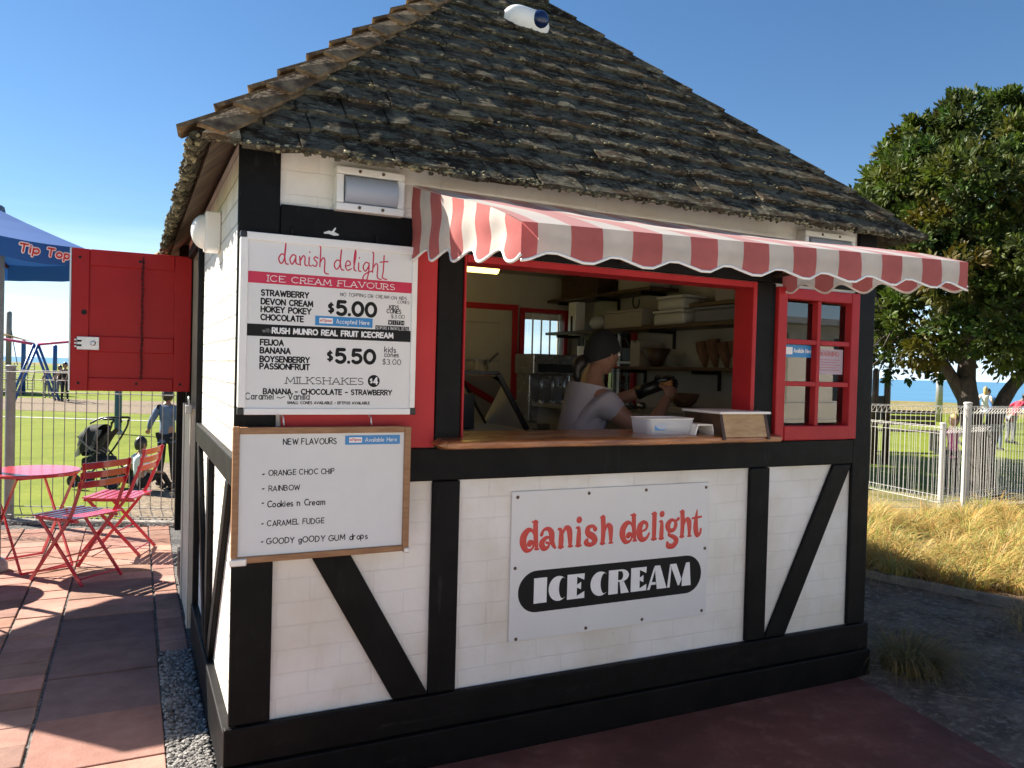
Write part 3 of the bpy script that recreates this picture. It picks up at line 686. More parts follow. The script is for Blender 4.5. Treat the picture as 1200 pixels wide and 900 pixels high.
# hip caps
mat('hip_wood', (.29, .20, .105), rough=.85, spec=.2, dark=(.08, .05, .028), vscale=14, stretch=(1, 1, 1), bump=.9, bscale=45)
for k in range(4):
    f = slope(k); g = slope((k+3) % 4); mb = MB(); cols = []; bare = k in (0, 3)     # the two left hips have wider wooden caps of a lighter brown
    s = -.035
    while s < SL-.1:
        hw = HB-s*SQ; s1 = s+.29; hw1 = HB-s1*SQ; q = random.uniform(-.008, .008)
        for (fn, sg) in ((f, -1), (g, 1)):
            P = lambda off, ss, h: fn(sg*(HB-ss*SQ-off), ss, h)
            W2 = .085 if bare else .06; T_ = .012 if bare else -.012
            top = [P(0, s+q, .070+T_), P(W2, s+q+random.uniform(-.006, .006), .052+T_), P(W2, s1, .026), P(0, s1, .036)]
            bot = [P(0, s+q, .056+T_), P(W2, s+q+.0, .040+T_), P(W2, s1, .010), P(0, s1, .016)]; t_ = random.uniform(.5, 1.1); cols += [(t_, t_, t_)]*8
            mb.add(top+bot, [(0, 1, 2, 3), (7, 6, 5, 4), (0, 4, 5, 1), (1, 5, 6, 2), (2, 6, 7, 3), (3, 7, 4, 0)])
        s += .172
    mb.build('hip_caps', 'hip_wood' if bare else 'shingle', roof, recalc=True, colors=cols)
# moss and lichen cushions along the butt edges
mat('moss', (.40, .35, .21), rough=.95, dark=(.18, .165, .10), vscale=30, bump=.8, bscale=90, attr='tone')
mb = MB(); mcol = []
def lump(c, r, fl, low=1.):
    o = len(mb.v); t_ = random.choice((.9, 1.0, 1.15)) if random.random() < .62*low else random.choice((.22, .32, .42)); mb.ell(c, (r*random.uniform(.8, 1.6), r*random.uniform(.7, 1.2), r*fl), 7, 5, M=Matrix.Rotation(random.uniform(0, 6), 3, 'Z'))
    for i in range(o, len(mb.v)):
        p = Vector(mb.v[i]); mb.v[i] = tuple(Vector(c)+(p-Vector(c))*random.uniform(.7, 1.3)); mcol.append((t_, t_, t_*.95))
f = slope(0)
for i in range(4200):
    row = int(random.random()**1.3*17); s = -.022+row*EXPO+random.uniform(-.010, .03)
    hw = HB-max(s, 0)*SQ; u = random.uniform(-hw, hw)
    if mnoise.noise(Vector((u*2.3, s*2.3, 4))) < -.12: continue
    lump(f(u, s, .030+random.uniform(-.004, .003)), random.uniform(.003, .010), .42, max(.05, 1-row/6))
for i in range(900):
    u = random.uniform(-HB, HB); lump(f(u, -.022+random.uniform(-.006, .03), .018+random.uniform(-.006, .012)), random.uniform(.003, .011), .7, .7)
f = slope(3)
for i in range(420):
    u = random.uniform(-HB, HB); lump(f(u, -.022+random.uniform(-.012, .03), .016+random.uniform(-.010, .018)), random.uniform(.004, .014), .8, .25)
struct(mb.build('moss', 'moss', roof, smooth=True, colors=mcol), 'stuff')

# ================================================================== AWNING
aw = thing('awning', 'red and white striped canvas awning with scalloped valance over the serving hatch', 'awning', (1.557, 0, 2.1))
AX0, AX1, AP, AZ0 = .614, 2.50, .95, 2.24
def AZ(u): return 1.955+.045*u                               # the front bar hangs a little lower on the left
STR = [AX0]+[AX0+.05+.1050*k for k in range(18)]+[AX1]      # stripe edges along the front; the first stripe is red
def red(k): return k % 2 == 0
def sag(u, v): return -.018*math.sin(PI*v)*math.sin(PI*u)-.010*math.sin(PI*v)*(.5+.5*math.sin(u*40))
sub = []
for a, b in zip(STR, STR[1:]): sub += [(a+(b-a)*j/6) for j in range(6)]
sub.append(AX1); NS = len(sub)-1
def topf(i, v):
    x = sub[i]; u = (x-AX0)/(AX1-AX0); return (x, -.014-(AP-.014)*v, AZ0-.022*u+(AZ(u)-AZ0+.022*u)*v+sag(u, v)+.016*math.sin(PI*v**2.2))
mb = MB(); NV = 12
vs = [topf(i, j/NV) for j in range(NV+1) for i in range(NS+1)]
mb.v = vs
for j in range(NV):
    for i in range(NS):
        a = j*(NS+1)+i; mb.f.append((a, a+1, a+NS+2, a+NS+1)); mb.m.append(1 if red(i//6) else 0)
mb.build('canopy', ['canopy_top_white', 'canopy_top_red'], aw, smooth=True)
def scall(x, x0, per): return .5-.5*math.cos(2*PI*(x-x0)/per)     # 0 under a red stripe's middle, 1 under a white one
def vfront(i, t):
    x = sub[i]; c = scall(x, AX0-.0025, .21); d = .106-.029*c; rip = (.010*math.cos(2*PI*(x-AX0)/.21)*t+.004*math.sin(x*17)*t)*min(1, i/5, (NS-i)/5)
    return (x, -AP-rip-.004*math.sin(PI*t)*min(1, i/5, (NS-i)/5), AZ((x-AX0)/(AX1-AX0))-d*t)
mb = MB(); NT = 5; mb.v = [vfront(i, j/NT) for j in range(NT+1) for i in range(NS+1)]
for j in range(NT):
    for i in range(NS):
        a = j*(NS+1)+i; mb.f.append((a+NS+1, a+NS+2, a+1, a)); mb.m.append(1 if red(i//6) else 0)
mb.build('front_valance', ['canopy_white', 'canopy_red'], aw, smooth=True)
mb = MB(); mb.tube([vfront(i, 1.0) for i in range(0, NS+1, 2)], .0045, 6)
mb.build('piping', 'white_paint', aw, smooth=True)
SP = .2111
sidey = [AP*j/54 for j in range(55)]
def vside(X, i, t, sg):
    y = sidey[i]; v = y/AP; AZ1 = AZ(0 if sg < 0 else 1); A0_ = AZ0-(0 if sg < 0 else .022); top = A0_+(AZ1-A0_)*v+.016*math.sin(PI*v**2.2)-.003; c = scall(y, SP*.25, SP)
    bot = 1.975+(AZ1-.108-1.975)*v+.042*c*(1-.1*v)-.018*(1-v)**.5
    wr = (.012*math.sin(9*v+6*t)*t*(1-t)*2+.010*math.cos(2*PI*(y-SP*.25)/SP)*t)*min(1, (54-i)/5)
    return (X+sg*wr, -y if i else -.014, top+(bot-top)*t)
for X, sg in ((AX0, -1), (AX1, 1)):
    mb = MB(); mb.v = [vside(X, i, j/8, sg) for j in range(9) for i in range(55)]
    for j in range(8):
        for i in range(54):
            a = j*55+i; mb.f.append((a, a+1, a+56, a+55)); mb.m.append(1 if red(i//6) else 0)
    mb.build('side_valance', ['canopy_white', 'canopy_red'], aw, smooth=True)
    mb = MB(); mb.tube([vside(X, i, 1.0, sg) for i in range(0, 55)], .005, 6); mb.build('piping', 'white_paint', aw, smooth=True)
mb = MB(); mb.tube([(AX0+.03, -AP+.03, AZ(0)-.03), (AX1-.03, -AP+.03, AZ(1)-.03)], .014, 8)
for x in (AX0+.06, 1.56, AX1-.06): mb.tube([(x, -.02, 2.20), (x, -AP+.03, AZ((x-AX0)/(AX1-AX0))-.03)], .011, 8); mb.tube([(x, -.02, 2.03), (x, -.5, 2.065)], .010, 8)
mb.build('frame', 'rust_screw', aw, smooth=True)

# ================================================================== LIGHTS AND CAMERA ON THE KIOSK
def bulkhead(x0, x1, z0, z1, label):
    t = thing('bulkhead_light', label, 'wall light', ((x0+x1)/2, -.02, (z0+z1)/2), 'bulkhead lights on the kiosk')
    mb = MB(); y0, y1 = -.05, .009; m = .028
    mb.box(x0, x1, y0, y1, z0, z0+m); mb.box(x0, x1, y0, y1, z1-m, z1); mb.box(x0, x0+m, y0+.0002, y1, z0+m+.0003, z1-m-.0003); mb.box(x1-m, x1, y0+.0002, y1, z0+m+.0003, z1-m-.0003); mb.box(x0+m, x1-m, -.022, -.012, z0+m, z1-m)
    mb.build('housing', 'white_plastic', t, bevel=.006)
    mb = MB(); h = (z1-z0-2*m)/2-.002; zc = (z0+z1)/2
    pts = [(-.024-.045*math.cos(a)**.8 if math.cos(a) > 0 else -.024, zc+h*math.sin(a)) for a in [PI*(k/16-.5) for k in range(17)]]
    n = len(pts); vs = [(x, y, z) for x in (x0+m+.003, x1-m-.003) for (y, z) in pts]
    mb.add(vs, [(i, i+1, n+i+1, n+i) for i in range(n-1)]+[tuple(range(n)), tuple(range(2*n-1, n-1, -1))]); mb.build('diffuser', 'lamp_grey', t)
    mb = MB()
    for (a, b) in ((.33, 0), (.67, 0), (.33, 1), (.67, 1)):
        mb.lathe([(.006, 0), (.006, .003), (.003, .005)], M=Matrix.Translation((x0+(x1-x0)*a, -.0505, z1-m/2 if b else z0+m/2)) @ Matrix.Rotation(PI/2, 4, 'X'), n=10)
    mb.build_each('screw', 'rust_screw', t)
bulkhead(.315, .571, 2.109, 2.268, 'rectangular white bulkhead light above the menu board, left of the awning')
bulkhead(2.60, 2.946, 2.10, 2.268, 'white bulkhead light half hidden behind the right end of the awning')
t = thing('dome_light', 'round white bulkhead light under the eave on the sunlit side wall', 'wall light', (-.05, .85, 2.1))
mb = MB(); mb.box(-.056, .009, .81, .93, 2.04, 2.21); mb.build('housing', 'white_plastic', t, bevel=.008)
mb = MB(); mb.ell((-.057, .87, 2.125), (.055, .054, .076), 20, 14); mb.build('diffuser', 'white_plastic', t, smooth=True)
t = thing('security_camera', 'white dome security camera fixed to the mossy roof near the top', 'camera', (1.56, 1.02, 3.46))
f = slope(0)
P = lambda a, s, h: f(-.005+a, s, h)
mb = MB(); prof = [(-.115, 0), (-.10, .055), (-.05, .075), (.04, .072), (.10, .05), (.115, 0)]
S0 = 1.61
def housing(u, v):
    a = -.125+.25*u; w = .062*math.sqrt(max(0.02, 1-(abs(a)/.128)**3)); th = PI*v
    return P(a, S0+.02-a*.25+w*math.cos(th), .03+.085*math.sin(th)*(1-(abs(a)/.14)**4))
mb.grid(14, 12, housing); mb.build('housing', 'white_plastic', t, smooth=True)
mb = MB(); mb.ell(P(.060, S0-.01, .078), .050, 20, 14); mb.build('lens', 'lens_blue', t, smooth=True)
# ================================================================== SIGNS
def hook(mb, x, y, z, up=True):
    s = 1 if up else -1
    mb.tube(smoothpts([(x, y+.02, z+.018*s), (x, y-.004, z+.016*s), (x, y-.012, z), (x+.003, y-.006, z-.012*s), (x+.004, y+.006, z-.008*s)]), .0028, 6)
def sticker(parent, x0, x1, z0, z1, y, words):
    mb = MB(); mb.box(x0, x1, y-.0006, y+.0006, z0, z1); s = mb.build('sticker', 'sticker_blue', parent)
    h = z1-z0; mb = MB(); mb.box(x0+.07*(x1-x0), x0+.30*(x1-x0), y-.0012, y-.0007, z0+.22*h, z1-.2*h); mb.build('logo_patch', 'letter_white', s)
    mb = MB(); text(mb, 'eftpos', front(y-.0012), x0+.085*(x1-x0), z0+.42*h, .28*h, .2, width=.19*(x1-x0)); mb.build('logo_text', 'logo_red', s)
    mb = MB(); text(mb, words, front(y-.0006), x0+.36*(x1-x0), z0+.30*h, .44*h, .15, width=.58*(x1-x0)); mb.build('lettering', 'letter_white', s)
# ---- printed menu board
t = thing('menu_board', 'white framed menu board of ice cream flavours and prices hanging left of the hatch', 'sign', (.31, -.03, 1.685))
Y = -.045; f = front(Y-.0003)
mb = MB(); mb.box(.004, .616, Y, -.020, 1.380, 1.990); mb.build('panel', 'sign_white', t)
mb = MB(); mb.box(-.008, .018, Y-.007, -.018, 1.395, 1.980); mb.box(.607, .628, Y-.007, -.018, 1.395, 1.980); mb.box(.012, .611, Y-.0075, -.0185, 1.972, 2.000); mb.box(.012, .611, Y-.0075, -.0185, 1.370, 1.393)
mb.build('frame', 'white_plastic', t, bevel=.003)
mb = MB()
for (x, z) in ((-.009, 1.9805), (.6115, 1.9805), (-.009, 1.369), (.6115, 1.369)): mb.box(x, x+.0205, Y-.008, -.0182, z, z+.0205 if z > 1.5 else z+.0255)
mb.build_each('corner_cap', 'black_plastic', t, bevel=.003)
mb = MB()
for x in (.166, .475): hook(mb, x, -.018, 2.018)
mb.build_each('hook', 'black_metal', t)
mb = MB(); mb.box(.018, .607, Y-.0004, Y+.001, 1.826, 1.866); mb.build('red_band', 'ink_red', t)
mb = MB(); mb.box(.018, .607, Y-.0004, Y+.001, 1.643, 1.685); mb.build('black_band', 'ink', t)
SC = {'d': (1.1, [[(.7, .85), (.35, 1), (.05, .5), (.3, .02), (.65, .5), (.8, 2.1)], [(.8, 2.1), (.70, 1.0), (.8, .1), (1.1, .0)]]),
 'a': (1.0, [[(.7, .9), (.35, 1), (.05, .5), (.3, .02), (.65, .6), (.7, .9)], [(.7, .9), (.72, .2), (1.05, .05)]]),
 'n': (.85, [[(0, .9), (.1, 0)], [(.1, .5), (.4, 1), (.6, .8), (.6, .1), (.9, 0)]]), 'i': (.42, [[(.1, .9), (.1, .1), (.35, 0)], [(.14, 1.4), (.15, 1.45)]]),
 's': (.6, [[(.55, .85), (.25, 1), (.1, .75), (.45, .4), (.3, 0), (-.05, .1)]]), 'h': (.95, [[(0, 2.15), (.12, 1.9), (.05, 0)], [(.05, .4), (.4, .95), (.62, .7), (.6, -.5), (1.05, -.7)]]),
 'e': (.75, [[(.1, .45), (.55, .6), (.5, .95), (.2, .95), (.05, .4), (.3, 0), (.7, .2)]]), 'l': (.42, [[(.15, .1), (.1, 1.2), (.25, 2.2), (.3, 1.6), (.1, .3), (.35, 0)]]),
 'g': (.95, [[(.7, .9), (.35, 1), (.05, .5), (.3, .05), (.65, .6), (.7, .95)], [(.7, .95), (.68, 0), (.45, -.9), (.05, -.75), (.3, -.25), (1.0, .1)]]),
 't': (.5, [[(.25, 1.9), (.18, .2), (.1, -.5), (.6, -.65)], [(-.2, 1.15), (.7, 1.3)]]), ' ': (.55, [])}
def script(mb, s, f, u, v, xh, hw, width):
    tot = sum(SC[c][0]+.12 for c in s); k = width/tot; x = 0
    for c in s:
        for l in SC[c][1]: ridge(mb, [(u+k*(x+a), v+xh*b) for a, b in smoothpts(l, 5)], hw, f)
        x += SC[c][0]+.12
mb = MB(); script(mb, 'danish', f, .118, 1.899, .034, .0024, .176); mb.build('script_lettering', 'ink_red', t); mb = MB(); script(mb, 'delight', f, .312, 1.894, .034, .0024, .198); mb.build('script_lettering', 'ink_red', t)
mb = MB(); fb = front(Y-.0006)
text(mb, 'ICE CREAM FLAVOURS', fb, .085, 1.835, .020, .13, width=.455, serif=True); text(mb, 'RUSH MUNRO REAL FRUIT ICECREAM', fb, .103, 1.6555, .018, .28, width=.435)
mb.build('white_lettering', 'letter_white', t)
mb = MB(); text(mb, 'with', fb, .070, 1.657, .014, .12, width=.026); mb.build('small_lettering', 'ink_faint', t)
mb = MB()
for s, w, z in (('STRAWBERRY', .165, 1.785), ('DEVON CREAM', .180, 1.755), ('HOKEY POKEY', .174, 1.728), ('CHOCOLATE', .148, 1.700), ('FEIJOA', .081, 1.613), ('BANANA', .105, 1.585), ('BOYSENBERRY', .172, 1.555), ('PASSIONFRUIT', .173, 1.530)):
    text(mb, s, f, .064, z, .0185, .27, width=w-.004)
for z in (1.733, 1.560):
    text(mb, '$', f, .297, z+.006, .030, .24, width=.017); text(mb, '5.00' if z > 1.7 else '5.50', f, .328, z, .046, .28, width=.142)
text(mb, 'KIDS', f, .522, 1.763, .014, .2, width=.036); text(mb, 'CONES', f, .513, 1.748, .014, .2, width=.054)
text(mb, 'BANANA - CHOCOLATE - STRAWBERRY', f, .077, 1.443, .0175, .25, width=.461)
text(mb, 'SMALL CONES AVAILABLE - EFTPOS AVAILABLE', f, .159, 1.408, .009, .24, width=.296)
text(mb, 'MILKSHAKES', f, .153, 1.480, .023, .11, width=.276, serif=True)
mb.build('lettering', 'ink', t)
mb = MB(); text(mb, 'NO TOPPING OR CREAM ON KIDS', f, .338, 1.800, .012, .12, width=.25, rnd=.06); text(mb, 'CONES', f, .553, 1.786, .010, .12, width=.046, rnd=.06)
text(mb, '$3.00', f, .530, 1.730, .013, .13, width=.052, rnd=.05)
text(mb, 'kids', f, .508, 1.602, .020, .14, width=.042, rnd=.04); text(mb, 'cones', f, .508, 1.585, .018, .14, width=.054, rnd=.04); text(mb, '$3.00', f, .501, 1.557, .019, .12, width=.07, rnd=.05)
text(mb, 'Caramel', f, .018, 1.424, .022, .14, width=.092, rnd=.03); ridge(mb, [(.124, 1.432), (.135, 1.428), (.149, 1.434)], .0014, f); text(mb, 'Vanilla', f, .161, 1.424, .022, .14, width=.074, rnd=.03)
mb.build('handwriting', 'ink', t)
for (x0, x1, z0, z1, s) in ((.518, .582, 1.705, 1.722, 'WITH'), (.470, .600, 1.682, 1.700, 'SPRINKLES')):
    n = len(s); mb = MB(); mt = MB()
    for i, c in enumerate(s):
        a = x0+(x1-x0)*i/n; mb.box(a+.0008, a+(x1-x0)/n-.0008, Y-.0008, Y+.0005, z0, z1); mm = (x1-x0)/n
        text(mt, c, front(Y-.0009), a+mm*.28, z0+.004, z1-z0-.008, .16, width=max(mm*.42, .002)) if G[c][0] > 0 else ridge(mt, [(a+mm/2, z0+.004), (a+mm/2, z1-.004)], .0009, front(Y-.0009))
    s_ = mb.build('letter_tiles', 'ink', t); mt.build('tile_letters', 'letter_white', s_)
mb = MB(); mb.lathe([(.0225, -.0004), (.0225, .0005)], M=Matrix.Translation((.469, Y, 1.494)) @ Matrix.Rotation(PI/2, 4, 'X'), n=28); d = mb.build('price_disc', 'ink', t)
mb = MB(); text(mb, '$', front(Y-.0008), .455, 1.487, .015, .2, width=.009); text(mb, '4', front(Y-.0008), .469, 1.483, .023, .26, width=.014); mb.build('price_lettering', 'letter_white', d)
sticker(t, .250, .459, 1.690, 1.724, Y-.0012, 'Accepted Here')

# ---- whiteboard
t = thing('whiteboard', 'oak framed whiteboard of handwritten new flavours hanging under the menu board', 'sign', (.3, -.05, 1.09))
Y = -.055; f = front(Y-.0003)
mb = MB(); mb.box(-.002, .592, Y, -.042, .870, 1.308); mb.build('panel', 'wb_white', t)
mb = MB(); mb.box(-.022, .000, Y-.010, -.040, .858, 1.330); mb.box(.588, .613, Y-.010, -.040, .856, 1.326); mb.box(.0005, .5875, Y-.0095, -.0405, 1.304, 1.3275); mb.box(.0005, .5875, Y-.0095, -.0405, .8575, .8800)
mb.build('frame', 'oak_frame', t, bevel=.003)
mb = MB(); mb.box(-.026, .030, Y-.0145, -.0385, .850, .8765); mb.box(.594, .616, Y-.0140, -.0385, .850, .8700); mb.build_each('corner_cap', 'alu', t, bevel=.004)
mb = MB()
for x in (.147, .462): hook(mb, x, -.036, 1.345); mb.tube([(x, -.036, 1.36), (x, -.006, 1.37)], .0025, 6)
mb.build_each('hook', 'alu', t)
mb = MB()
text(mb, 'NEW FLAVOURS', f, .147, 1.266, .020, .16, width=.186, rnd=.06)
for s, x, z, w, h, sl in (('ORANGE CHOC CHIP', .099, 1.158, .228, .0185, 0), ('RAINBOW', .100, 1.104, .107, .0185, 0), ('Cookies n Cream', .097, 1.047, .198, .0215, 0), ('CARAMEL FUDGE', .098, .981, .196, .0190, 0), ('GOODY', .097, .918, .093, .0195, 0), ('gOODY', .206, .916, .092, .0190, 0), ('GUM', .314, .914, .058, .0190, 0), ('drops', .389, .913, .066, .0205, 0)):
    text(mb, s, f, x, z, h*random.uniform(.95, 1.05), .165, width=w, rnd=.07)
for z in (1.163, 1.112, 1.062, .990, .927): ridge(mb, [(.079, z), (.084, z+.001)], .0022, f)
mb.build('handwriting', 'ink', t)
sticker(t, .365, .571, 1.261, 1.2945, Y-.0012, 'Available Here')

# ---- big sign below the hatch
t = thing('shop_sign', 'white sign board with red danish delight lettering above a black ice cream badge', 'sign', (1.585, .0, .74))
Y = -.002; f = front(Y)
mb = MB(); mb.box(1.073, 2.096, Y, .0085, .428, 1.049); mb.build('panel', 'sign_white', t, bevel=.0015)
GL = {'d': [[(.80, 1.36, .11), (.82, .9, .11), (.86, .4, .10), (.92, .05, .07)], [(.60, 1.39, .035), (.93, 1.37, .04)], [(.80, .03, .04), (1.03, .03, .04)], [(.76, .70, .04), (.62, .95, .06), (.36, .99, .11), (.10, .72, .15), (.07, .36, .15), (.26, .03, .11), (.54, .02, .06), (.70, .18, .05), (.66, .40, .06), (.50, .40, .10), (.46, .32, .13)]],
 'a': [[(.08, .72, .08), (.22, .95, .06), (.52, .99, .09), (.74, .78, .13), (.78, .35, .12), (.99, .03, .06)], [(.66, .55, .04), (.36, .55, .08), (.10, .30, .13), (.24, .05, .12), (.50, .07, .07), (.58, .25, .05), (.42, .32, .06)]],
 'n': [[(.02, .94, .05), (.18, .88, .08), (.22, .45, .12), (.20, .05, .11)], [(.05, .03, .04), (.38, .03, .04)], [(.26, .60, .04), (.50, .97, .08), (.76, .88, .13), (.84, .40, .11), (.86, .05, .08)], [(.74, .03, .04), (1.02, .03, .04)]],
 'i': [[(.10, .93, .04), (.5, .90, .08), (.5, .40, .115), (.48, .06, .11)], [(.15, .03, .05), (.85, .03, .05)], [(.52, 1.32, .14), (.53, 1.34, .14)]],
 's': [[(.80, .80, .11), (.62, .97, .07), (.28, .88, .11), (.28, .62, .14), (.66, .42, .15), (.80, .20, .13), (.50, .02, .09), (.16, .14, .12), (.24, .30, .07)]],
 'h': [[(.20, 1.36, .12), (.24, .9, .12), (.24, .4, .11), (.20, .05, .10)], [(.00, 1.38, .035), (.34, 1.37, .04)], [(.04, .03, .04), (.38, .03, .04)], [(.30, .52, .04), (.54, .95, .07), (.80, .84, .13), (.86, .35, .10), (.86, .05, .07)], [(.74, .03, .04), (1.02, .03, .04)]],
 'e': [[(.30, .48, .04), (.70, .60, .06), (.76, .85, .08), (.50, .98, .08), (.20, .78, .14), (.14, .38, .16), (.36, .08, .13), (.72, .10, .08), (.97, .36, .05)]],
 'l': [[(.5, 1.36, .12), (.5, .9, .12), (.5, .4, .115), (.48, .06, .11)], [(.05, 1.38, .04), (.8, 1.37, .05)], [(.12, .03, .05), (.90, .03, .05)]],
 'g': [[(.70, .92, .06), (.42, .97, .08), (.14, .72, .14), (.26, .44, .11), (.62, .44, .09), (.78, .70, .10), (.70, .92, .06)], [(.76, .88, .05), (.99, 1.02, .08)], [(.30, .38, .05), (.24, .20, .07), (.62, .06, .10), (.86, -.14, .13), (.62, -.42, .12), (.22, -.40, .12), (.14, -.22, .07)]],
 't': [[(.50, 1.42, .03), (.42, .95, .10), (.40, .45, .14), (.58, .06, .12), (.90, .14, .07), (.97, .36, .06)], [(.02, .98, .05), (.98, 1.04, .05)]]}
mb = MB()
LP = dict(zip(range(13), [('d', 1.123, 1.199), ('a', 1.208, 1.280), ('n', 1.293, 1.363), ('i', 1.378, 1.410), ('s', 1.421, 1.490), ('h', 1.502, 1.566), ('d', 1.613, 1.691), ('e', 1.698, 1.763), ('l', 1.772, 1.803), ('i', 1.813, 1.844), ('g', 1.853, 1.923), ('h', 1.930, 1.995), ('t', 2.001, 2.054)]))
for c, a, b in LP.values():
    for l in GL[c]: ridge(mb, [(a+(b-a)*x, .802+.085*y, .104*w) for x, y, w in smoothpts(l, 5)], 0, f, h=.0018)
mb.build('red_lettering', 'logo_red', t)
mb = MB(); pts = A(1.198, .6275, .0875, .0875, 90, 270, 18)+A(1.974, .6275, .0875, .0875, -90, 90, 18); mb.prism(pts, f, -.0002, .0006); bd_ = mb.build('badge', 'ink', t, recalc=True)
mb = MB()
BL = {'I': [[(0, 0), (1, 0), (1, 1), (0, 1)]],
 'C': ['C'],
 'E': [[(0, 0), (.56, 0), (.56, 1), (0, 1)], [(.565, .89), (.98, .74), (1, 1), (.565, 1)], [(.565, .45), (.80, .36), (.80, .66), (.565, .56)], [(.565, 0), (1, 0), (1, .27), (.565, .11)]],
 'R': [[(0, 0), (.46, 0), (.46, 1), (0, 1)], [(.465, 1)]+A(.62, .745, .38, .255, 90, -90, 14)+[(.465, .49), (.465, .56)]+A(.60, .745, .12, .185, -90, 90, 10)+[(.465, .93)], [(.55, .485), (.76, .485), (1.02, .0), (.62, 0)]],
 'A': [[(.36, 1), (.64, 1), (1, 0), (.50, 0)], [(0, 0), (.12, 0), (.385, .83), (.34, .96)], [(.20, .20), (.435, .20), (.415, .31), (.235, .31)]],
 'M': [[(0, 0), (.10, 0), (.155, .80), (.10, 1)], [(.11, 1), (.36, 1), (.60, .30), (.50, .05), (.45, .05)], [(.62, .36), (.78, 1), (.93, 1), (1, 0), (.62, 0)]]}
z0, z1 = .577, .683; dz = 0
for c, a, b in (('I', 1.184, 1.245), ('C', 1.254, 1.336), ('E', 1.344, 1.429), ('C', 1.460, 1.544), ('R', 1.552, 1.657), ('E', 1.669, 1.752), ('A', 1.758, 1.864), ('M', 1.868, 2.001)):
    for poly in BL[c]:
        dz += .00003
        if poly == 'C':                                       # crescent with hairline horns, as a strip of short prisms
            o_, i_ = A(.58, .5, .58, .5, 50, 310, 24), A(.84, .5, .24, .42, 62, 298, 24); fq = lambda p, d: f(a+(b-a)*p[0], z0+(z1-z0)*p[1], d); n_ = 25
            vs = [fq(p, .0014+dz) for p in o_]+[fq(p, .0014+dz) for p in i_]+[fq(p, .0004) for p in o_]+[fq(p, .0004) for p in i_]
            fs = []
            for q in range(n_-1): fs += [(q, q+1, n_+q+1, n_+q), (q, 2*n_+q, 2*n_+q+1, q+1), (n_+q, n_+q+1, 3*n_+q+1, 3*n_+q)]
            mb.add(vs, fs+[(0, n_, 3*n_, 2*n_), (n_-1, 2*n_-1, 4*n_-1, 3*n_-1)]); continue
        dz += .00003; mb.prism([(a+(b-a)*u, z0+(z1-z0)*v) for u, v in poly], f, .0004, .0014+dz)
mb.build('badge_lettering', 'letter_white', bd_, recalc=True)
mb = MB()
for x, z in ((1.098, 1.026), (1.44, 1.027), (1.738, 1.028), (2.076, 1.026), (2.079, .741), (1.094, .733), (2.071, .45), (1.735, .447), (1.442, .444), (1.106, .438)):
    mb.lathe([(.0075, 0), (.0075, .0015), (.004, .003)], M=Matrix.Translation((x, Y-.0001, z)) @ Matrix.Rotation(PI/2, 4, 'X'), n=10)
mb.build_each('screw', 'rust_screw', t)

# ================================================================== THINGS ON THE COUNTER
ZC = 1.2555
t = thing('cone_cabinet', 'plywood cone cabinet with a white top on the right end of the counter', 'cabinet', (2.19, -.02, ZC))
def face(u, d, v): return (u, d, v)
mb = MB(); 
for x in (2.07, 2.335):                                    # trapezoid cheeks
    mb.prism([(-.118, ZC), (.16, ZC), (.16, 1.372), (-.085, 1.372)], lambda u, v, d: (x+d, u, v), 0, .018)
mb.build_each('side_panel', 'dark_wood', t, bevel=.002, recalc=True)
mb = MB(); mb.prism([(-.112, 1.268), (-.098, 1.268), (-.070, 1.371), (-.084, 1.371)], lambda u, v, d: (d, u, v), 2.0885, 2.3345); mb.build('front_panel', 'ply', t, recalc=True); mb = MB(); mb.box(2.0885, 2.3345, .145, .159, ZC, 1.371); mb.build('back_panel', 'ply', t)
mb = MB(); mb.box(2.058, 2.362, -.105, .17, 1.3725, 1.384); mb.build('top', 'white_plastic', t, bevel=.002)
t = thing('plastic_tub', 'clear plastic tub of napkins with a blue label on the counter', 'tub', (1.86, .06, ZC))
mb = MB(); 
def tubf(u, v): 
    a = 2*PI*u; k = 1+.10*v; x = .118*k*math.copysign(abs(math.cos(a))**.3, math.cos(a)); y = .075*k*math.copysign(abs(math.sin(a))**.3, math.sin(a)); return (1.86+x, .06+y, ZC+.002+.085*v)
mb.grid(40, 5, tubf); mb.build('tub', 'tub_plastic', t, smooth=True)
mb = MB(); mb.grid(40, 1, lambda u, v: tuple(Vector(tubf(u, 1))+Vector((0, 0, .006*v))+(Vector(tubf(u, 1))-Vector((1.86, .06, ZC+.087)))*(.04*v))); mb.build('rim', 'white_plastic', t)
mb = MB(); mb.box(1.765, 1.825, -.0185, -.0165, 1.295, 1.322); mb.build('label', 'sticker_blue', t, bevel=.0006)
for k in range(9):
    pass
mb = MB()
random.seed(4)
for k in range(10):
    M = Matrix.Translation((1.86+random.uniform(-.05, .05), .06+random.uniform(-.03, .03), ZC+.012+.006*k)) @ Matrix.Rotation(random.uniform(-.5, .5), 4, 'Z') @ Matrix.Rotation(random.uniform(-.25, .25), 4, 'Y')
    mb.box(-.045, .045, -.03, .03, -.003, .003, M=M)
mb.build('napkins', 'white_paint', t)
t = thing('card_holder', 'folded white card stand beside the plywood cone cabinet', 'card', (2.02, .0, ZC))
mb = MB(); P3 = [(1.945, -.045), (1.965, .02), (2.075, .03), (2.092, -.035)]
mb.prism([(1.955, ZC), (1.962, ZC), (1.982, ZC+.062), (2.058, ZC+.062), (2.072, ZC), (2.079, ZC), (2.063, ZC+.068), (1.977, ZC+.068)][::1], lambda u, v, d: (u, d, v), -.05, .05); mb.build('card', 'white_plastic', t, recalc=True)
mb = MB()
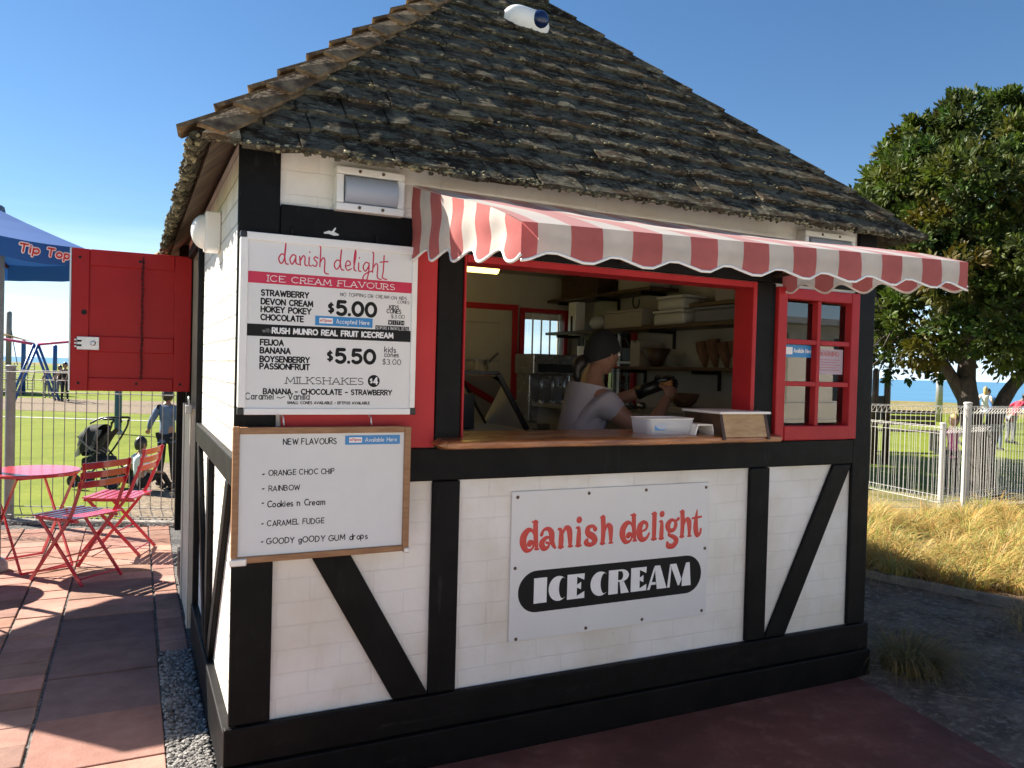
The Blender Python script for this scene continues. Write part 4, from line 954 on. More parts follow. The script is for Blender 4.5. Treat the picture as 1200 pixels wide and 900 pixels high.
for k, (zz_, h) in enumerate(((ZC+.050, .014), (ZC+.030, .012))):
    fl = lambda u, v, d: (1.9585+.322*(v-ZC)-.0006-d, -.04+u, v)
    text(mb, 'CONES' if k == 0 else '$3.00', fl, .0, zz_, h, .2, width=.06)
mb.build('lettering', 'logo_red', t)
t = thing('plastic_sheet', 'glossy clear sheet, its pale blue a painted window reflection, lying flat on the counter in front of the server', 'sheet', (1.4, .1, ZC))
mb = MB(); mb.box(1.10, 1.50, -.03, .20, ZC+.001, ZC+.004); mb.build('sheet', 'film_glare', t)
# ================================================================== INSIDE THE KIOSK
t = thing('fluorescent_light', 'warm glowing fluorescent tube light on the kiosk ceiling', 'light', (1.62, 2.25, 2.33))
mb = MB(); mb.box(1.15, 2.03, 2.21, 2.29, 2.318, 2.3445); mb.build('housing', 'white_plastic', t, bevel=.004)
mb = MB(); mb.tube([(1.17, 2.25, 2.272), (2.01, 2.25, 2.272)], .042, 12); mb.build('tube', 'tube_glow', t, smooth=True)
mb = MB(); mb.box(1.155, 1.1695, 2.23, 2.27, 2.262, 2.3175); mb.box(2.0105, 2.025, 2.23, 2.27, 2.262, 2.3175); mb.build_each('end_cap', 'white_plastic', t)
t = thing('chest_freezer', 'white chest freezer with a raised dark framed glass lid inside the hatch', 'freezer', (1.35, 1.55, .06))
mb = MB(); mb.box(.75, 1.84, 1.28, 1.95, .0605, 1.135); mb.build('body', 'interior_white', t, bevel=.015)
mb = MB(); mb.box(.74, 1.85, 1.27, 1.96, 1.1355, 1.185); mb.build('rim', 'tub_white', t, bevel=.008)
mb = MB(); mb.bar((1.80, 1.30, 1.19), (1.60, 1.30, 1.52), .03, .025, up=(0, 1, 0)); mb.bar((1.80, 1.90, 1.19), (1.60, 1.90, 1.52), .03, .025, up=(0, 1, 0)); mb.box(.78, 1.615, 1.31, 1.34, 1.515, 1.54); mb.box(.78, 1.615, 1.86, 1.89, 1.515, 1.54); mb.box(.78, .81, 1.30, 1.90, 1.186, 1.514)
l = mb.build('lid_frame', 'black_plastic', t, bevel=.003)
mb = MB(); mb.add([(1.795, 1.32, 1.195), (1.605, 1.32, 1.51), (1.605, 1.88, 1.51), (1.795, 1.88, 1.195), (1.789, 1.32, 1.192), (1.599, 1.32, 1.507), (1.599, 1.88, 1.507), (1.789, 1.88, 1.192)], [(0, 1, 2, 3), (7, 6, 5, 4), (0, 4, 5, 1), (1, 5, 6, 2), (2, 6, 7, 3), (3, 7, 4, 0)]); mb.build('glass_lid', 'window_glass', l)
t = thing('ice_cream_tray', 'dark rectangular tray standing in the chest freezer', 'tray', (1.35, 1.6, 1.19))
mb = MB(); mb.box(1.0, 1.52, 1.45, 1.47, 1.187, 1.40); mb.box(1.0, 1.52, 1.471, 1.80, 1.187, 1.21); mb.box(1.0, 1.52, 1.801, 1.82, 1.187, 1.40); mb.build('tray', 'black_plastic', t, bevel=.006)
t = thing('wall_shelf', 'short white ledge under the saucepan beside the back door', 'shelf', (1.75, 2.2, 1.5))
mb = MB(); mb.box(1.35, 2.0, 2.05, 2.35, 1.505, 1.528); mb.build('ledge', 'interior_white', t); mb = MB(); 
for x in (1.38, 1.97): mb.box(x-.015, x+.015, 2.08, 2.32, .0605, 1.5045)
mb.build_each('leg', 'interior_white', t)
t = thing('saucepan', 'steel saucepan with its handle up on the white ledge', 'pan', (1.88, 2.2, 1.528))
mb = MB(); mb.lathe([(.052, .0005), (.056, .01), (.056, .085), (.059, .09), (.053, .088), (.052, .012)], c=(1.88, 2.2, 1.528), n=24); mb.build('pot', 'steel', t, smooth=True)
mb = MB(); mb.bar((1.925, 2.19, 1.59), (2.0, 2.17, 1.665), .022, .014); mb.build('handle', 'black_plastic', t, bevel=.004)
t = thing('soft_serve_machine', 'stainless steel drinks machine with spouts in front of the back window', 'machine', (2.6, 2.45, 1.2))
mb = MB(); mb.box(2.40, 2.80, 2.40, 2.72, 1.52, 1.675); mb.box(2.42, 2.78, 2.50, 2.72, 1.15, 1.5195); mb.box(2.38, 2.80, 2.30, 2.72, 1.11, 1.1495); mb.box(2.42, 2.78, 2.42, 2.70, .0605, 1.1095); mb.build('body', 'steel', t, bevel=.008)
for k in range(3):
    x = 2.50+k*.10; mb = MB(); mb.tube([(x, 2.45, 1.5195), (x, 2.45, 1.43), (x, 2.45, 1.33)], .010, 8); mb.lathe([(.02, -.03), (.022, .0), (.014, .012)], c=(x, 2.45, 1.31), n=12); mb.build('spout', 'steel', t, smooth=True)
mb = MB(); mb.box(2.44, 2.76, 2.396, 2.3995, 1.535, 1.60); mb.build('control_strip', 'black_plastic', t)
t = thing('cup_dispenser', 'tall white cup dispenser box hanging from the top shelf by the back window', 'dispenser', (2.93, 2.70, 2.0))
mb = MB(); mb.box(2.90, 2.99, 2.64, 2.76, 1.845, 2.115); mb.build('case', 'white_plastic', t, bevel=.006)
mb = MB(); mb.box(2.897, 2.8995, 2.685, 2.715, 1.87, 2.0); mb.build('slot', 'dark_void', t)
t = thing('straw_holder', 'white holder of black straws beside the cup dispenser', 'holder', (2.9, 2.55, 1.6))
mb = MB(); mb.lathe([(.035, 0), (.04, .12), (.036, .118)], c=(2.90, 2.52, 1.63), n=16); mb.box(2.86, 3.088, 2.48, 2.56, 1.615, 1.6295); mb.build('holder', 'white_plastic', t)
mb = MB()
for k in range(12):
    a = k*.9; mb.tube([(2.90+.02*math.cos(a), 2.52+.02*math.sin(a), 1.66), (2.90+.034*math.cos(a), 2.52+.034*math.sin(a), 1.80+.01*(k % 3))], .004, 5)
mb.build('straws', 'black_plastic', t)
def boxthing(name, label, cat, b, m, extra=None, bev=.006):
    x0, x1, y0, y1, z0, z1 = b; t = thing(name, label, cat, ((x0+x1)/2, (y0+y1)/2, z0)); mb = MB(); mb.box(*b); mb.build('carton', m, t, bevel=bev)
    mb = MB(); mb.box(x0-.004, x1+.004, y0-.004, y1+.004, z1+.0003, z1+.018); mb.build('lid', m, t, bevel=.004); return t
S1 = 1.8723
boxthing('storage_carton', 'pale storage box on the middle shelf next to the bag of cups', 'box', (2.87, 3.05, 1.68, 2.16, S1, 1.985), 'box_card')
boxthing('ice_cream_tub', 'lower of two stacked white ice cream tubs on the middle shelf', 'tub', (2.86, 3.06, 1.20, 1.53, S1, 1.955), 'tub_white', bev=.02)
boxthing('ice_cream_tub', 'upper of two stacked white ice cream tubs on the middle shelf', 'tub', (2.865, 3.055, 1.22, 1.50, 1.974, 2.05), 'tub_white', bev=.02)
boxthing('storage_carton', 'long grey container at the hatch end of the middle shelf', 'box', (2.86, 3.05, .72, 1.10, S1, 1.955), 'cloth_grey', bev=.012)
boxthing('storage_carton', 'white box standing on the ledge right behind the six pane window', 'box', (2.52, 2.72, .16, .34, 1.30, 1.44), 'tub_white', bev=.01)
boxthing('storage_carton', 'pale card box beside the white one behind the six pane window', 'box', (2.78, 3.0, .18, .34, 1.30, 1.52), 'box_card', bev=.01)
boxthing('storage_carton', 'wide carton at the back end of the top shelf', 'box', (2.88, 3.06, 2.30, 2.85, 2.146, 2.30), 'dark_wood')
boxthing('storage_carton', 'smaller carton at the front end of the top shelf', 'box', (2.88, 3.06, 1.62, 2.0, 2.146, 2.28), 'box_card')
boxthing('storage_carton', 'pale carton on the short upper shelf near the serving hatch', 'box', (2.90, 3.06, .50, .95, 2.001, 2.12), 'box_card')
t = thing('cup_bag', 'clear plastic bag of white cups at the back of the middle shelf', 'bag', (2.93, 2.32, S1))
mb = MB(); mb.ell((2.93, 2.32, S1+.058), (.07, .10, .058), 18, 10)
mb.v = [tuple(Vector(p)+Vector((.008, .01, .006))*mnoise.noise(Vector(p)*22)) for p in mb.v]; mb.build('bag', 'tub_white', t, smooth=True)
t = thing('paper_stack', 'upright stack of papers and books on the lower shelf', 'papers', (2.95, 1.75, 1.595))
mb = MB()
for k in range(5): mb.box(2.87+.004*k, 3.05, 1.69+.028*k, 1.715+.028*k, 1.5953, 1.77+.012*math.sin(k*2.1))
mb.build('papers', 'box_card', t)
t = thing('cone_holder', 'dark tapered cone holder standing on the lower shelf', 'holder', (2.92, 1.56, 1.595))
mb = MB(); mb.lathe([(.035, .001), (.05, .04), (.10, .125), (.094, .125), (.05, .05)], c=(2.92, 1.56, 1.595), n=20); mb.build('holder', 'dark_wood', t, smooth=True)
def bowl(label, c, r, h, m='dark_wood', tilt=0):
    t = thing('wooden_bowl', label, 'bowl', c)
    M = Matrix.Translation(c) @ Matrix.Rotation(tilt, 4, 'X'); mb = MB(); mb.lathe([(r*.45, .001), (r*.8, h*.4), (r, h), (r*.94, h), (r*.7, h*.45)], n=24, M=M); mb.build('bowl', m, t, smooth=True)
bowl('brown wooden bowl on the bench under the lower shelf', (2.85, 1.16, 1.34), .10, .085, 'dark_cone')
boxthing('storage_carton', 'low pale box on the bench beneath the brown bowl', 'box', (2.76, 2.96, 1.0, 1.30, 1.3005, 1.3215), 'box_card')
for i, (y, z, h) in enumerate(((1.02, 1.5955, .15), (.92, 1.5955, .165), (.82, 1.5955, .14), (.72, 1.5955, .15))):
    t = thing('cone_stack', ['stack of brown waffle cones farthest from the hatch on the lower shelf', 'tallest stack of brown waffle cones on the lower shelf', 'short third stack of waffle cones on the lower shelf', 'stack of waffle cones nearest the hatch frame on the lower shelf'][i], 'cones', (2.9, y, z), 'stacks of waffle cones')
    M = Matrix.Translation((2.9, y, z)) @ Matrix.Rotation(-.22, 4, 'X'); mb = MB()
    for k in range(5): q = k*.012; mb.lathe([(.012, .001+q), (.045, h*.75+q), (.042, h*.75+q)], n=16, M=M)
    mb.build('cones', 'dark_cone', t, smooth=True)
t = thing('scoop_hook', 'black hook hanging under the top shelf', 'hook', (2.9, 1.79, 2.12))
mb = MB(); mb.tube(smoothpts([(2.90, 1.83, 2.122), (2.90, 1.835, 2.06), (2.90, 1.82, 2.025), (2.90, 1.79, 2.015), (2.90, 1.76, 2.03), (2.90, 1.755, 2.07)]), .006, 6); mb.build('hook', 'black_metal', t, smooth=True)
t = thing('scoop_rack', 'row of steel scoops lying on the work bench behind the server', 'scoops', (2.7, 1.8, 1.30))
mb = MB()
for k in range(4):
    y = 1.55+k*.16; mb.tube([(2.60, y, 1.315), (2.78, y+.02, 1.315)], .012, 8); mb.ell((2.82, y+.025, 1.325), (.035, .03, .024), 12, 8)
mb.build_each('scoop', 'steel', t, smooth=True)

# ================================================================== PEOPLE
DEP = lambda: bpy.context.evaluated_depsgraph_get()
def skin_mesh(J, edges, root, level=2):
    """skin + subdivision over joints J {name: (x, y, z, rx, ry)} -> vertices, faces"""
    names = list(J); idx = {n: i for i, n in enumerate(names)}
    me = bpy.data.meshes.new('armature_skin'); me.from_pydata([J[n][:3] for n in names], [(idx[a], idx[b]) for a, b in edges], [])
    o = bpy.data.objects.new('armature_skin', me); COL.objects.link(o)
    s = o.modifiers.new('skin', 'SKIN'); s.use_smooth_shade = True
    for i, n in enumerate(names):
        d = me.skin_vertices[0].data[i]; r = J[n][3:]; d.radius = (r[0], r[1] if len(r) > 1 else r[0]); d.use_root = (n == root)
    u = o.modifiers.new('sub', 'SUBSURF'); u.levels = level; u.render_levels = level
    ev = o.evaluated_get(DEP()); m2 = ev.to_mesh(); vs = [tuple(v.co) for v in m2.vertices]; fs = [tuple(p.vertices) for p in m2.polygons]; ev.to_mesh_clear()
    bpy.data.objects.remove(o); bpy.data.meshes.remove(me)
    return vs, fs
def lerp(a, b, t): return tuple(x+(y-x)*t for x, y in zip(a, b))
def head_mesh(mb, c, facing, s=1.0, tilt=0.):
    """head about .23 m tall x s, centre c, looking along facing (horizontal vector)"""
    fw_ = Vector((facing[0], facing[1], 0)).normalized(); rt = Vector((fw_.y, -fw_.x, 0)); up = Vector((0, 0, 1)); c = Vector(c)
    up = (up+fw_*tilt).normalized(); fw_ = up.cross(rt).normalized()*1.0
    if fw_.dot(Vector((facing[0], facing[1], 0))) < 0: fw_ = -fw_
    def pt(x, y, z): return c+(rt*x+fw_*y+up*z)*s
    n, m = 32, 24; vs = []
    for i in range(m+1):
        a = -PI/2+PI*i/m
        for j in range(n):
            b = 2*PI*j/n; x, y, z = math.cos(a)*math.sin(b), math.cos(a)*math.cos(b), math.sin(a)
            X, Y, Z = .074*x, .094*y-.006, .118*z
            if z < 0: X *= 1-.30*z*z; Y = Y*(1-.18*z*z) if y > 0 else Y*(1-.42*z*z); Y += .012*z*z
            if y > .3:
                Y += .020*math.exp(-(x/.17)**2-((z+.16)/.17)**2)*1.2        # nose
                Y += .010*math.exp(-(x/.35)**2-((z+.80)/.18)**2)             # chin
                Y += .007*math.exp(-(x/.22)**2-((z+.50)/.08)**2)             # lips
                for sx_ in (-1, 1): Y -= .009*math.exp(-((x-.40*sx_)/.16)**2-((z-.06)/.12)**2)
                Y += .005*math.exp(-((z-.25)/.10)**2)
            vs.append(pt(X, Y, Z))
    fs = [(i*n+j, i*n+(j+1) % n, (i+1)*n+(j+1) % n, (i+1)*n+j) for i in range(m) for j in range(n)]
    mb.add(vs, fs)
    B = Matrix((rt, fw_, up)).transposed()
    for sx_ in (-1, 1): mb.ell(pt(.076*sx_, -.008, -.006), (.010*s, .020*s, .032*s), 10, 8, M=B)
    return pt, B
def hand(mb, w, d, n, curl=1.0, s=1.0, thumb=1):
    """hand from wrist w along d with palm normal n; five curled fingers"""
    w, d, n = Vector(w), Vector(d).normalized(), Vector(n); n = (n-d*n.dot(d)).normalized(); a = d.cross(n)
    B = Matrix((a, d, n)).transposed(); mb.ell(w+d*.045*s, (.040*s, .055*s, .017*s), 14, 10, M=B)
    for k, (off, L) in enumerate(((-.030, .072), (-.010, .082), (.010, .076), (.029, .060))):
        p = w+d*.085*s+a*off*s; q = d.copy(); pts = [w+d*.05*s+a*off*.9*s, p]
        for seg in (.45, .32, .23):
            q = (q+n*.55*curl).normalized(); p = p+q*L*seg*s; pts.append(p)
        mb.tube(pts, [.0095*s, .0093*s, .0086*s, .0078*s, .0055*s], 8)
    p = w+d*.028*s+a*.032*s*thumb; q = (d*.5+a*.8*thumb+n*.4).normalized()
    mb.tube([w+d*.02*s+a*.015*s*thumb, p+q*.012*s, p+q*.038*s+n*.008*s, p+q*.035*s+d*.026*s+n*.016*s], [.013*s, .0115*s, .010*s, .007*s], 8)
def person(label, group=None, loc=(0, 0), z=0., face=(0, -1), h=1.7, skin='skin', top='cloth_white', legs='cloth_black', hair='hair_black', long_hair=False, arms=((.10, .02, -.32), (-.10, .02, -.32)), bend=None, shoe='black_plastic', sit=False, detail=1, longsleeve=False, child=False, lean=0.):
    """standing (or sitting) figure; arms: hand offsets from the shoulders (right, left) in body axes, in units of height/1.7"""
    t = thing('person', label, 'person', (loc[0], loc[1], z), group); k = h/1.7
    F = Vector((face[0], face[1], 0)).normalized(); Rr = Vector((F.y, -F.x, 0)); O = Vector((loc[0], loc[1], z))
    hz = .50 if sit else .90
    hz = .20 if sit == 'floor' else hz
    def P(x, y, zz): return tuple(O+(Rr*x+F*(y+lean*max(0, zz-hz))+Vector((0, 0, zz)))*k)
    hs = 1.28 if child else 1.0
    base = hz-.92
    J = {'pelvis': (*P(0, 0, hz+.02), .13*k, .10*k), 'waist': (*P(0, 0, hz+.20), .115*k, .09*k), 'chest': (*P(0, -.01, hz+.40), .135*k, .10*k), 'neckb': (*P(0, -.015, hz+.53), .075*k, .065*k), 'neck': (*P(0, .0, hz+.60), .048*k), 'headj': (*P(0, .01, hz+.66), .045*k)}
    E = [('pelvis', 'waist'), ('waist', 'chest'), ('chest', 'neckb'), ('neckb', 'neck'), ('neck', 'headj')]
    sh, el, ha = {}, {}, {}
    for q, sg in ((0, 1), (1, -1)):
        S = Vector((.165*sg, -.01, hz+.49)); H = S+Vector(arms[q])*1.0
        d = H-S; L = d.length; ua, fa = .27, .25; L = min(L, ua+fa-.005)
        H = S+d.normalized()*L; a_ = (ua*ua-fa*fa+L*L)/(2*L); hh = math.sqrt(max(0, ua*ua-a_*a_)); pole = Vector((.25*sg, -.5, -.8)); ax = d.normalized(); pole = (pole-ax*pole.dot(ax)).normalized(); El = S+ax*a_+pole*hh
        n = 'rl'[q]; sh[n], el[n], ha[n] = S, El, H
        J['sh'+n] = (*P(*S), .058*k); J['el'+n] = (*P(*El), .040*k); J['wr'+n] = (*P(*H), .026*k); J['hand'+n] = (*P(*(H+(H-El).normalized()*.08)), .030*k, .018*k)
        E += [('neckb', 'sh'+n), ('sh'+n, 'el'+n), ('el'+n, 'wr'+n), ('wr'+n, 'hand'+n)]
        if sit: hip, kn, an, to = (.09*sg, 0, hz), (.14*sg, .40, hz+.04 if sit != 'floor' else hz+.16), (.12*sg, .42 if sit != 'floor' else .62, .07 if sit != 'floor' else .05), (.12*sg, .56 if sit != 'floor' else .76, .03 if sit != 'floor' else .08)
        else: hip, kn, an, to = (.09*sg, 0, .88), (.10*sg, .02, .49), (.11*sg+.02*sg, -.02, .08), (.13*sg, .12, .035)
        J['hip'+n] = (*P(*hip), .085*k); J['kn'+n] = (*P(*kn), .057*k); J['an'+n] = (*P(*an), .038*k); J['to'+n] = (*P(*to), .035*k, .028*k)
        E += [('pelvis', 'hip'+n), ('hip'+n, 'kn'+n), ('kn'+n, 'an'+n), ('an'+n, 'to'+n)]
    vs, fs = skin_mesh(J, E, 'pelvis', 1 if detail < 2 else 2)
    mb = MB(); mb.add(vs, fs); hc = P(0, .02, hz+.735 if not child else hz+.75)
    pt, B = head_mesh(mb, hc, F, k*hs)
    if detail >= 1:
        for n in 'rl':
            w = Vector(P(*ha[n])); d = w-Vector(P(*el[n])); hand(mb, w, d, F*.3+Vector((0, 0, -.6)), .5, k)
    mb.build('body', skin, t, smooth=True)
    def inflate(keys, edges, rad, root, mt, nm, cuff=None):
        K = {q: tuple(J[q][:3])+tuple(x+rad*k for x in (J[q][3:] if len(J[q]) > 4 else (J[q][3], J[q][3]))) for q in keys}
        if cuff: K.update(cuff(K))
        ed = [e for e in edges if e[0] in K and e[1] in K]+([] if not cuff else [])
        for e in list(edges):
            pass
        vs, fs = skin_mesh(K, ed, root, 1 if detail < 2 else 2); mb = MB(); mb.add(vs, fs); mb.build(nm, mt, t, smooth=True)
    ks = ['pelvis', 'waist', 'chest', 'neckb', 'shr', 'shl', 'hem']
    J['hem'] = (*P(0, 0, hz-.10 if not sit else hz+.02), .150*k, .120*k); E = E+[('pelvis', 'hem')]
    if longsleeve: inflate(ks+['elr', 'ell', 'wrr', 'wrl'], E, .016, 'pelvis', top, 'jacket')
    else:
        for n in 'rl': J['sl'+n] = (*lerp(J['sh'+n][:3], J['el'+n][:3], .6), .052*k)
        inflate(ks+['slr', 'sll'], E+[('shr', 'slr'), ('shl', 'sll')], .014, 'pelvis', top, 'shirt')
        for n in 'rl': J.pop('sl'+n)
    inflate(['pelvis', 'hipr', 'hipl', 'knr', 'knl', 'anr', 'anl'], E, .012, 'pelvis', legs, 'trousers')
    mb = MB()
    for n in 'rl': a, b = Vector(J['an'+n][:3]), Vector(J['to'+n][:3]); mb.tube([a+Vector((0, 0, -.035*k))-(b-a)*.25, (a+b)/2+Vector((0, 0, -.015*k)), b+(b-a)*.35], [.045*k, .048*k, .028*k], 10)
    mb.build_each('shoe', shoe, t, smooth=True)
    # hair cap
    mb = MB(); s = k*hs
    def hairf(u, v):
        a = PI/2-v*(PI*.62); b = 2*PI*u; back = .5-.5*math.cos(b); low = -.35 if long_hair else -.05
        a = PI/2-v*(PI/2+(.75 if back > .25 else .0)*back-(.28 if back < .3 else 0)*(1-back))
        return pt(.081*math.cos(a)*math.sin(b), .102*math.cos(a)*math.cos(b)-.010, .127*math.sin(a)+.004)
    mb.grid(28, 10, hairf)
    if long_hair: mb.ell(pt(0, -.075, -.10), (.07*s, .045*s, .15*s), 16, 10, M=B)
    mb.build('hair', hair, t, smooth=True)
    return t

# ---- the server behind the counter
t = thing('person', 'server in a lavender grey t shirt and black cap filling a cone inside the kiosk', 'person', (1.95, .85, .06))
F = Vector((.99, -.06, 0)).normalized(); Rr = Vector((F.y, -F.x, 0)); O = Vector((1.935, .86, 0))
def P(x, y, z): return tuple(O+Rr*x+F*y+Vector((0, 0, z)))
J = {'pelvis': (*P(0, -.075, .98), .145, .118), 'waist': (*P(0, -.055, 1.14), .122, .105), 'chest': (*P(0, -.005, 1.335), .130, .108), 'neckb': (*P(0, .02, 1.46), .066, .062), 'neck': (*P(0, .045, 1.545), .052), 'headj': (*P(0, .075, 1.60), .05),
 'shr': (*P(.148, .035, 1.39), .066), 'elr': (*P(.215, .245, 1.215), .046), 'fr': (*P(.16, .37, 1.315), .043), 'wrr': (*P(.09, .475, 1.42), .029),
 'shl': (*P(-.145, .06, 1.395), .062), 'ell': (*P(-.22, .26, 1.36), .045), 'fl': (*P(-.12, .37, 1.42), .038), 'wrl': (*P(-.03, .455, 1.47), .028),
 'hipr': (*P(.09, -.10, .92), .10), 'knr': (*P(.11, -.06, .52), .062), 'anr': (*P(.12, -.12, .13), .042), 'tor': (*P(.13, .02, .095), .035),
 'hipl': (*P(-.09, -.10, .92), .10), 'knl': (*P(-.11, -.04, .52), .062), 'anl': (*P(-.12, -.08, .13), .042), 'tol': (*P(-.13, .06, .095), .035)}
E = [('pelvis', 'waist'), ('waist', 'chest'), ('chest', 'neckb'), ('neckb', 'neck'), ('neck', 'headj')]
for n in 'rl': E += [('neckb', 'sh'+n), ('sh'+n, 'el'+n), ('el'+n, 'f'+n), ('f'+n, 'wr'+n), ('pelvis', 'hip'+n), ('hip'+n, 'kn'+n), ('kn'+n, 'an'+n), ('an'+n, 'to'+n)]
vs, fs = skin_mesh(J, E, 'pelvis'); mb = MB(); mb.add(vs, fs)
pt, B = head_mesh(mb, P(0, .105, 1.652), (F-Rr*.12), 1.0, tilt=.12)
hand(mb, J['wrr'][:3], Vector(J['wrr'][:3])-Vector(J['fr'][:3]), -Rr+F*.2, 1.1)
mb.build('body', 'skin', t, smooth=True)
def sub_skin(keys, rad, edges, root, nm, mt, extra=None):
    K = {}
    for q in keys:
        r = J[q][3:]; r = r if len(r) > 1 else (r[0], r[0]); K[q] = tuple(J[q][:3])+tuple(x+rad for x in r)
    if extra: K.update(extra)
    vs, fs = skin_mesh(K, [e for e in edges if e[0] in K and e[1] in K], root); mb = MB(); mb.add(vs, fs)
    if nm == 'shirt': mb.v = [tuple(Vector(p)+Vector((1, 1, .3))*.006*mnoise.noise(Vector((p[0]*9, p[1]*9, p[2]*5)))) for p in mb.v]
    return mb.build(nm, mt, t, smooth=True)
ex = {'slr': (*lerp(J['shr'][:3], J['elr'][:3], .52), .062, .060), 'sll': (*lerp(J['shl'][:3], J['ell'][:3], .55), .062, .060), 'hem': (*P(0, -.10, .93), .175, .15)}
sub_skin(['pelvis', 'waist', 'chest', 'neckb', 'shr', 'shl'], .020, E+[('shr', 'slr'), ('shl', 'sll'), ('pelvis', 'hem')], 'chest', 'shirt', 'cloth_lavender', ex)
sub_skin(['pelvis', 'hipr', 'hipl', 'knr', 'knl', 'anr', 'anl'], .014, E, 'pelvis', 'trousers', 'cloth_black')
mb = MB(); hand(mb, J['wrl'][:3], Vector(J['wrl'][:3])-Vector(J['fl'][:3]), Rr+F*.2, 1.0, 1.06, thumb=-1)
mb.tube([lerp(J['fl'][:3], J['wrl'][:3], .25), lerp(J['fl'][:3], J['wrl'][:3], .7), lerp(J['fl'][:3], J['wrl'][:3], 1.3)], [.043, .037, .036], 12); mb.build('glove', 'glove', t, smooth=True)
mb = MB()
def capf(u, v):
    b = 2*PI*u; back = .5-.5*math.cos(b); a = PI/2-v*(PI/2+.55*back-.28*(1-back))
    return pt(.086*math.cos(a)*math.sin(b), .110*math.cos(a)*math.cos(b)-.012, .136*math.sin(a)+.002)
mb.grid(32, 14, capf); mb.build('cap', 'cloth_black', t, smooth=True)
mb = MB()
pp = [pt(0, -.10, -.045), pt(0, -.135, -.06), pt(.005, -.165, -.10), pt(.01, -.165, -.15), pt(.012, -.150, -.19)]
mb.tube(smoothpts([tuple(p) for p in pp], 5), [.018]*3+[.030+.008*math.sin(i*.4) for i in range(12)]+[.026, .022, .018, .014, .010, .005][:6], 12); mb.build('ponytail', 'hair_black', t, smooth=True)
mb = MB()
for e in (-1, 1): mb.ell(pt(.030*e, .080, .006), .0115, 10, 8)
mb.build_each('eye', 'letter_white', t, smooth=True)
mb = MB(); mb.ell(pt(0, .088, -.058), (.022, .006, .006), 12, 6, M=B); mb.build('mouth', 'logo_red', t, smooth=True)
t2 = thing('waffle_cone', 'brown waffle cone held up in the gloved hands of the server', 'cone', P(.03, .53, 1.40))
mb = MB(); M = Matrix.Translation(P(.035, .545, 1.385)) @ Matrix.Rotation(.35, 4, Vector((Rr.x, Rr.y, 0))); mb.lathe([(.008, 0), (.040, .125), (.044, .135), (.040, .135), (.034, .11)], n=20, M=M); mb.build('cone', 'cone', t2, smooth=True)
# ================================================================== THE GROUND
CP = Vector((-0.3343, -2.8677, 1.55)); FH = Vector((cf.x, cf.y, 0)).normalized(); RH = Vector((FH.y, -FH.x, 0))
def gp(px, d, z=0.):
    """ground point d metres ahead, px columns of a 1200 wide photograph across"""
    p = CP+FH*d+RH*((px-600)/916.5*d); return Vector((p.x, p.y, z))
def patch(name, m, pts, z):
    mb = MB(); mb.add([(p[0], p[1], z) for p in pts], [tuple(range(len(pts)))]); o = mb.build(name, m); return struct(o)
def ground_mat(name, cols, scales, bump, bscale, rough=.9):
    m = mat(name, cols[0], rough=rough, spec=.15, dark=cols[1], vscale=scales[0], bump=bump, bscale=bscale)
    N = m.node_tree.nodes; L = m.node_tree.links; b = N['Principled BSDF']; t = N.new('ShaderNodeTexCoord')
    src = b.inputs['Base Color'].links[0].from_socket
    for c, s, lo, hi in [(cols[k], scales[k-1], .5, .68) for k in range(2, len(cols))]:
        n = N.new('ShaderNodeTexNoise'); n.inputs['Scale'].default_value = s; n.inputs['Detail'].default_value = 8; n.inputs['Roughness'].default_value = .7; L.new(t.outputs['Object'], n.inputs['Vector'])
        r = N.new('ShaderNodeValToRGB'); r.color_ramp.elements[0].position = lo; r.color_ramp.elements[1].position = hi; L.new(n.outputs['Fac'], r.inputs['Fac'])
        x = N.new('ShaderNodeMixRGB'); x.inputs['Color2'].default_value = (*c, 1); L.new(r.outputs[0], x.inputs['Fac']); L.new(src, x.inputs['Color1']); src = x.outputs[0]
    L.new(src, b.inputs['Base Color']); return m
ground_mat('lawn', [(.155, .195, .014), (.11, .150, .011), (.21, .215, .03), (.09, .12, .010), (.19, .22, .018)], [1.3, 9, .45, 32], .9, 70)
ground_mat('dune', [(.28, .22, .10), (.14, .13, .04), (.16, .17, .05)], [.8, .35], .9, 9)
ground_mat('bark', [(.26, .20, .14), (.10, .075, .05), (.34, .29, .22)], [18, 30], .9, 60)
ground_mat('dirt', [(.215, .150, .105), (.10, .072, .052), (.33, .255, .19)], [5, 23], .9, 40)
ground_mat('gravel_bed', [(.17, .165, .16), (.05, .048, .046), (.30, .29, .27)], [45, 70], 1., 110)
ground_mat('red_concrete', [(.21, .082, .058), (.150, .058, .043), (.25, .118, .088), (.11, .046, .036)], [2.2, 9, .9], .25, 60, rough=.7)
ground_mat('concrete', [(.36, .33, .29), (.22, .20, .17)], [6], .3, 60)
mat('sea', (.075, .21, .34), rough=.35, bump=.4, bscale=.6, dark=(.055, .17, .29), vscale=.03, spec=.25)
SH = Vector((45.9, 32.5, 0)); SD = Vector((-.315, .949, 0)); SN = Vector((.949, .315, 0))
a, b = SH-SD*4000, SH+SD*6000
patch('ground', 'lawn', [a-SN*5000, a-SN*3, b-SN*3, b-SN*5000], -.022)
mb = MB()
for i in range(160):
    q = SH+SD*(-60+i*4.0)
    for (off, z) in ((-14, -.021), (-9, .10+.22*mnoise.noise(Vector((i*.7, 0, 0)))), (-4, .16+.35*mnoise.noise(Vector((i*.9, 3, 0)))), (0, -.6), (5, -2.3)): p = q+SN*(off+1.5*mnoise.noise(Vector((i*.5, off, 0)))); mb.v.append((p.x, p.y, z))
for i in range(159):
    for j in range(4): c = i*5+j; mb.f.append((c, c+1, c+6, c+5)); mb.m.append(0)
struct(mb.build('grass_bank', 'dune', smooth=True))
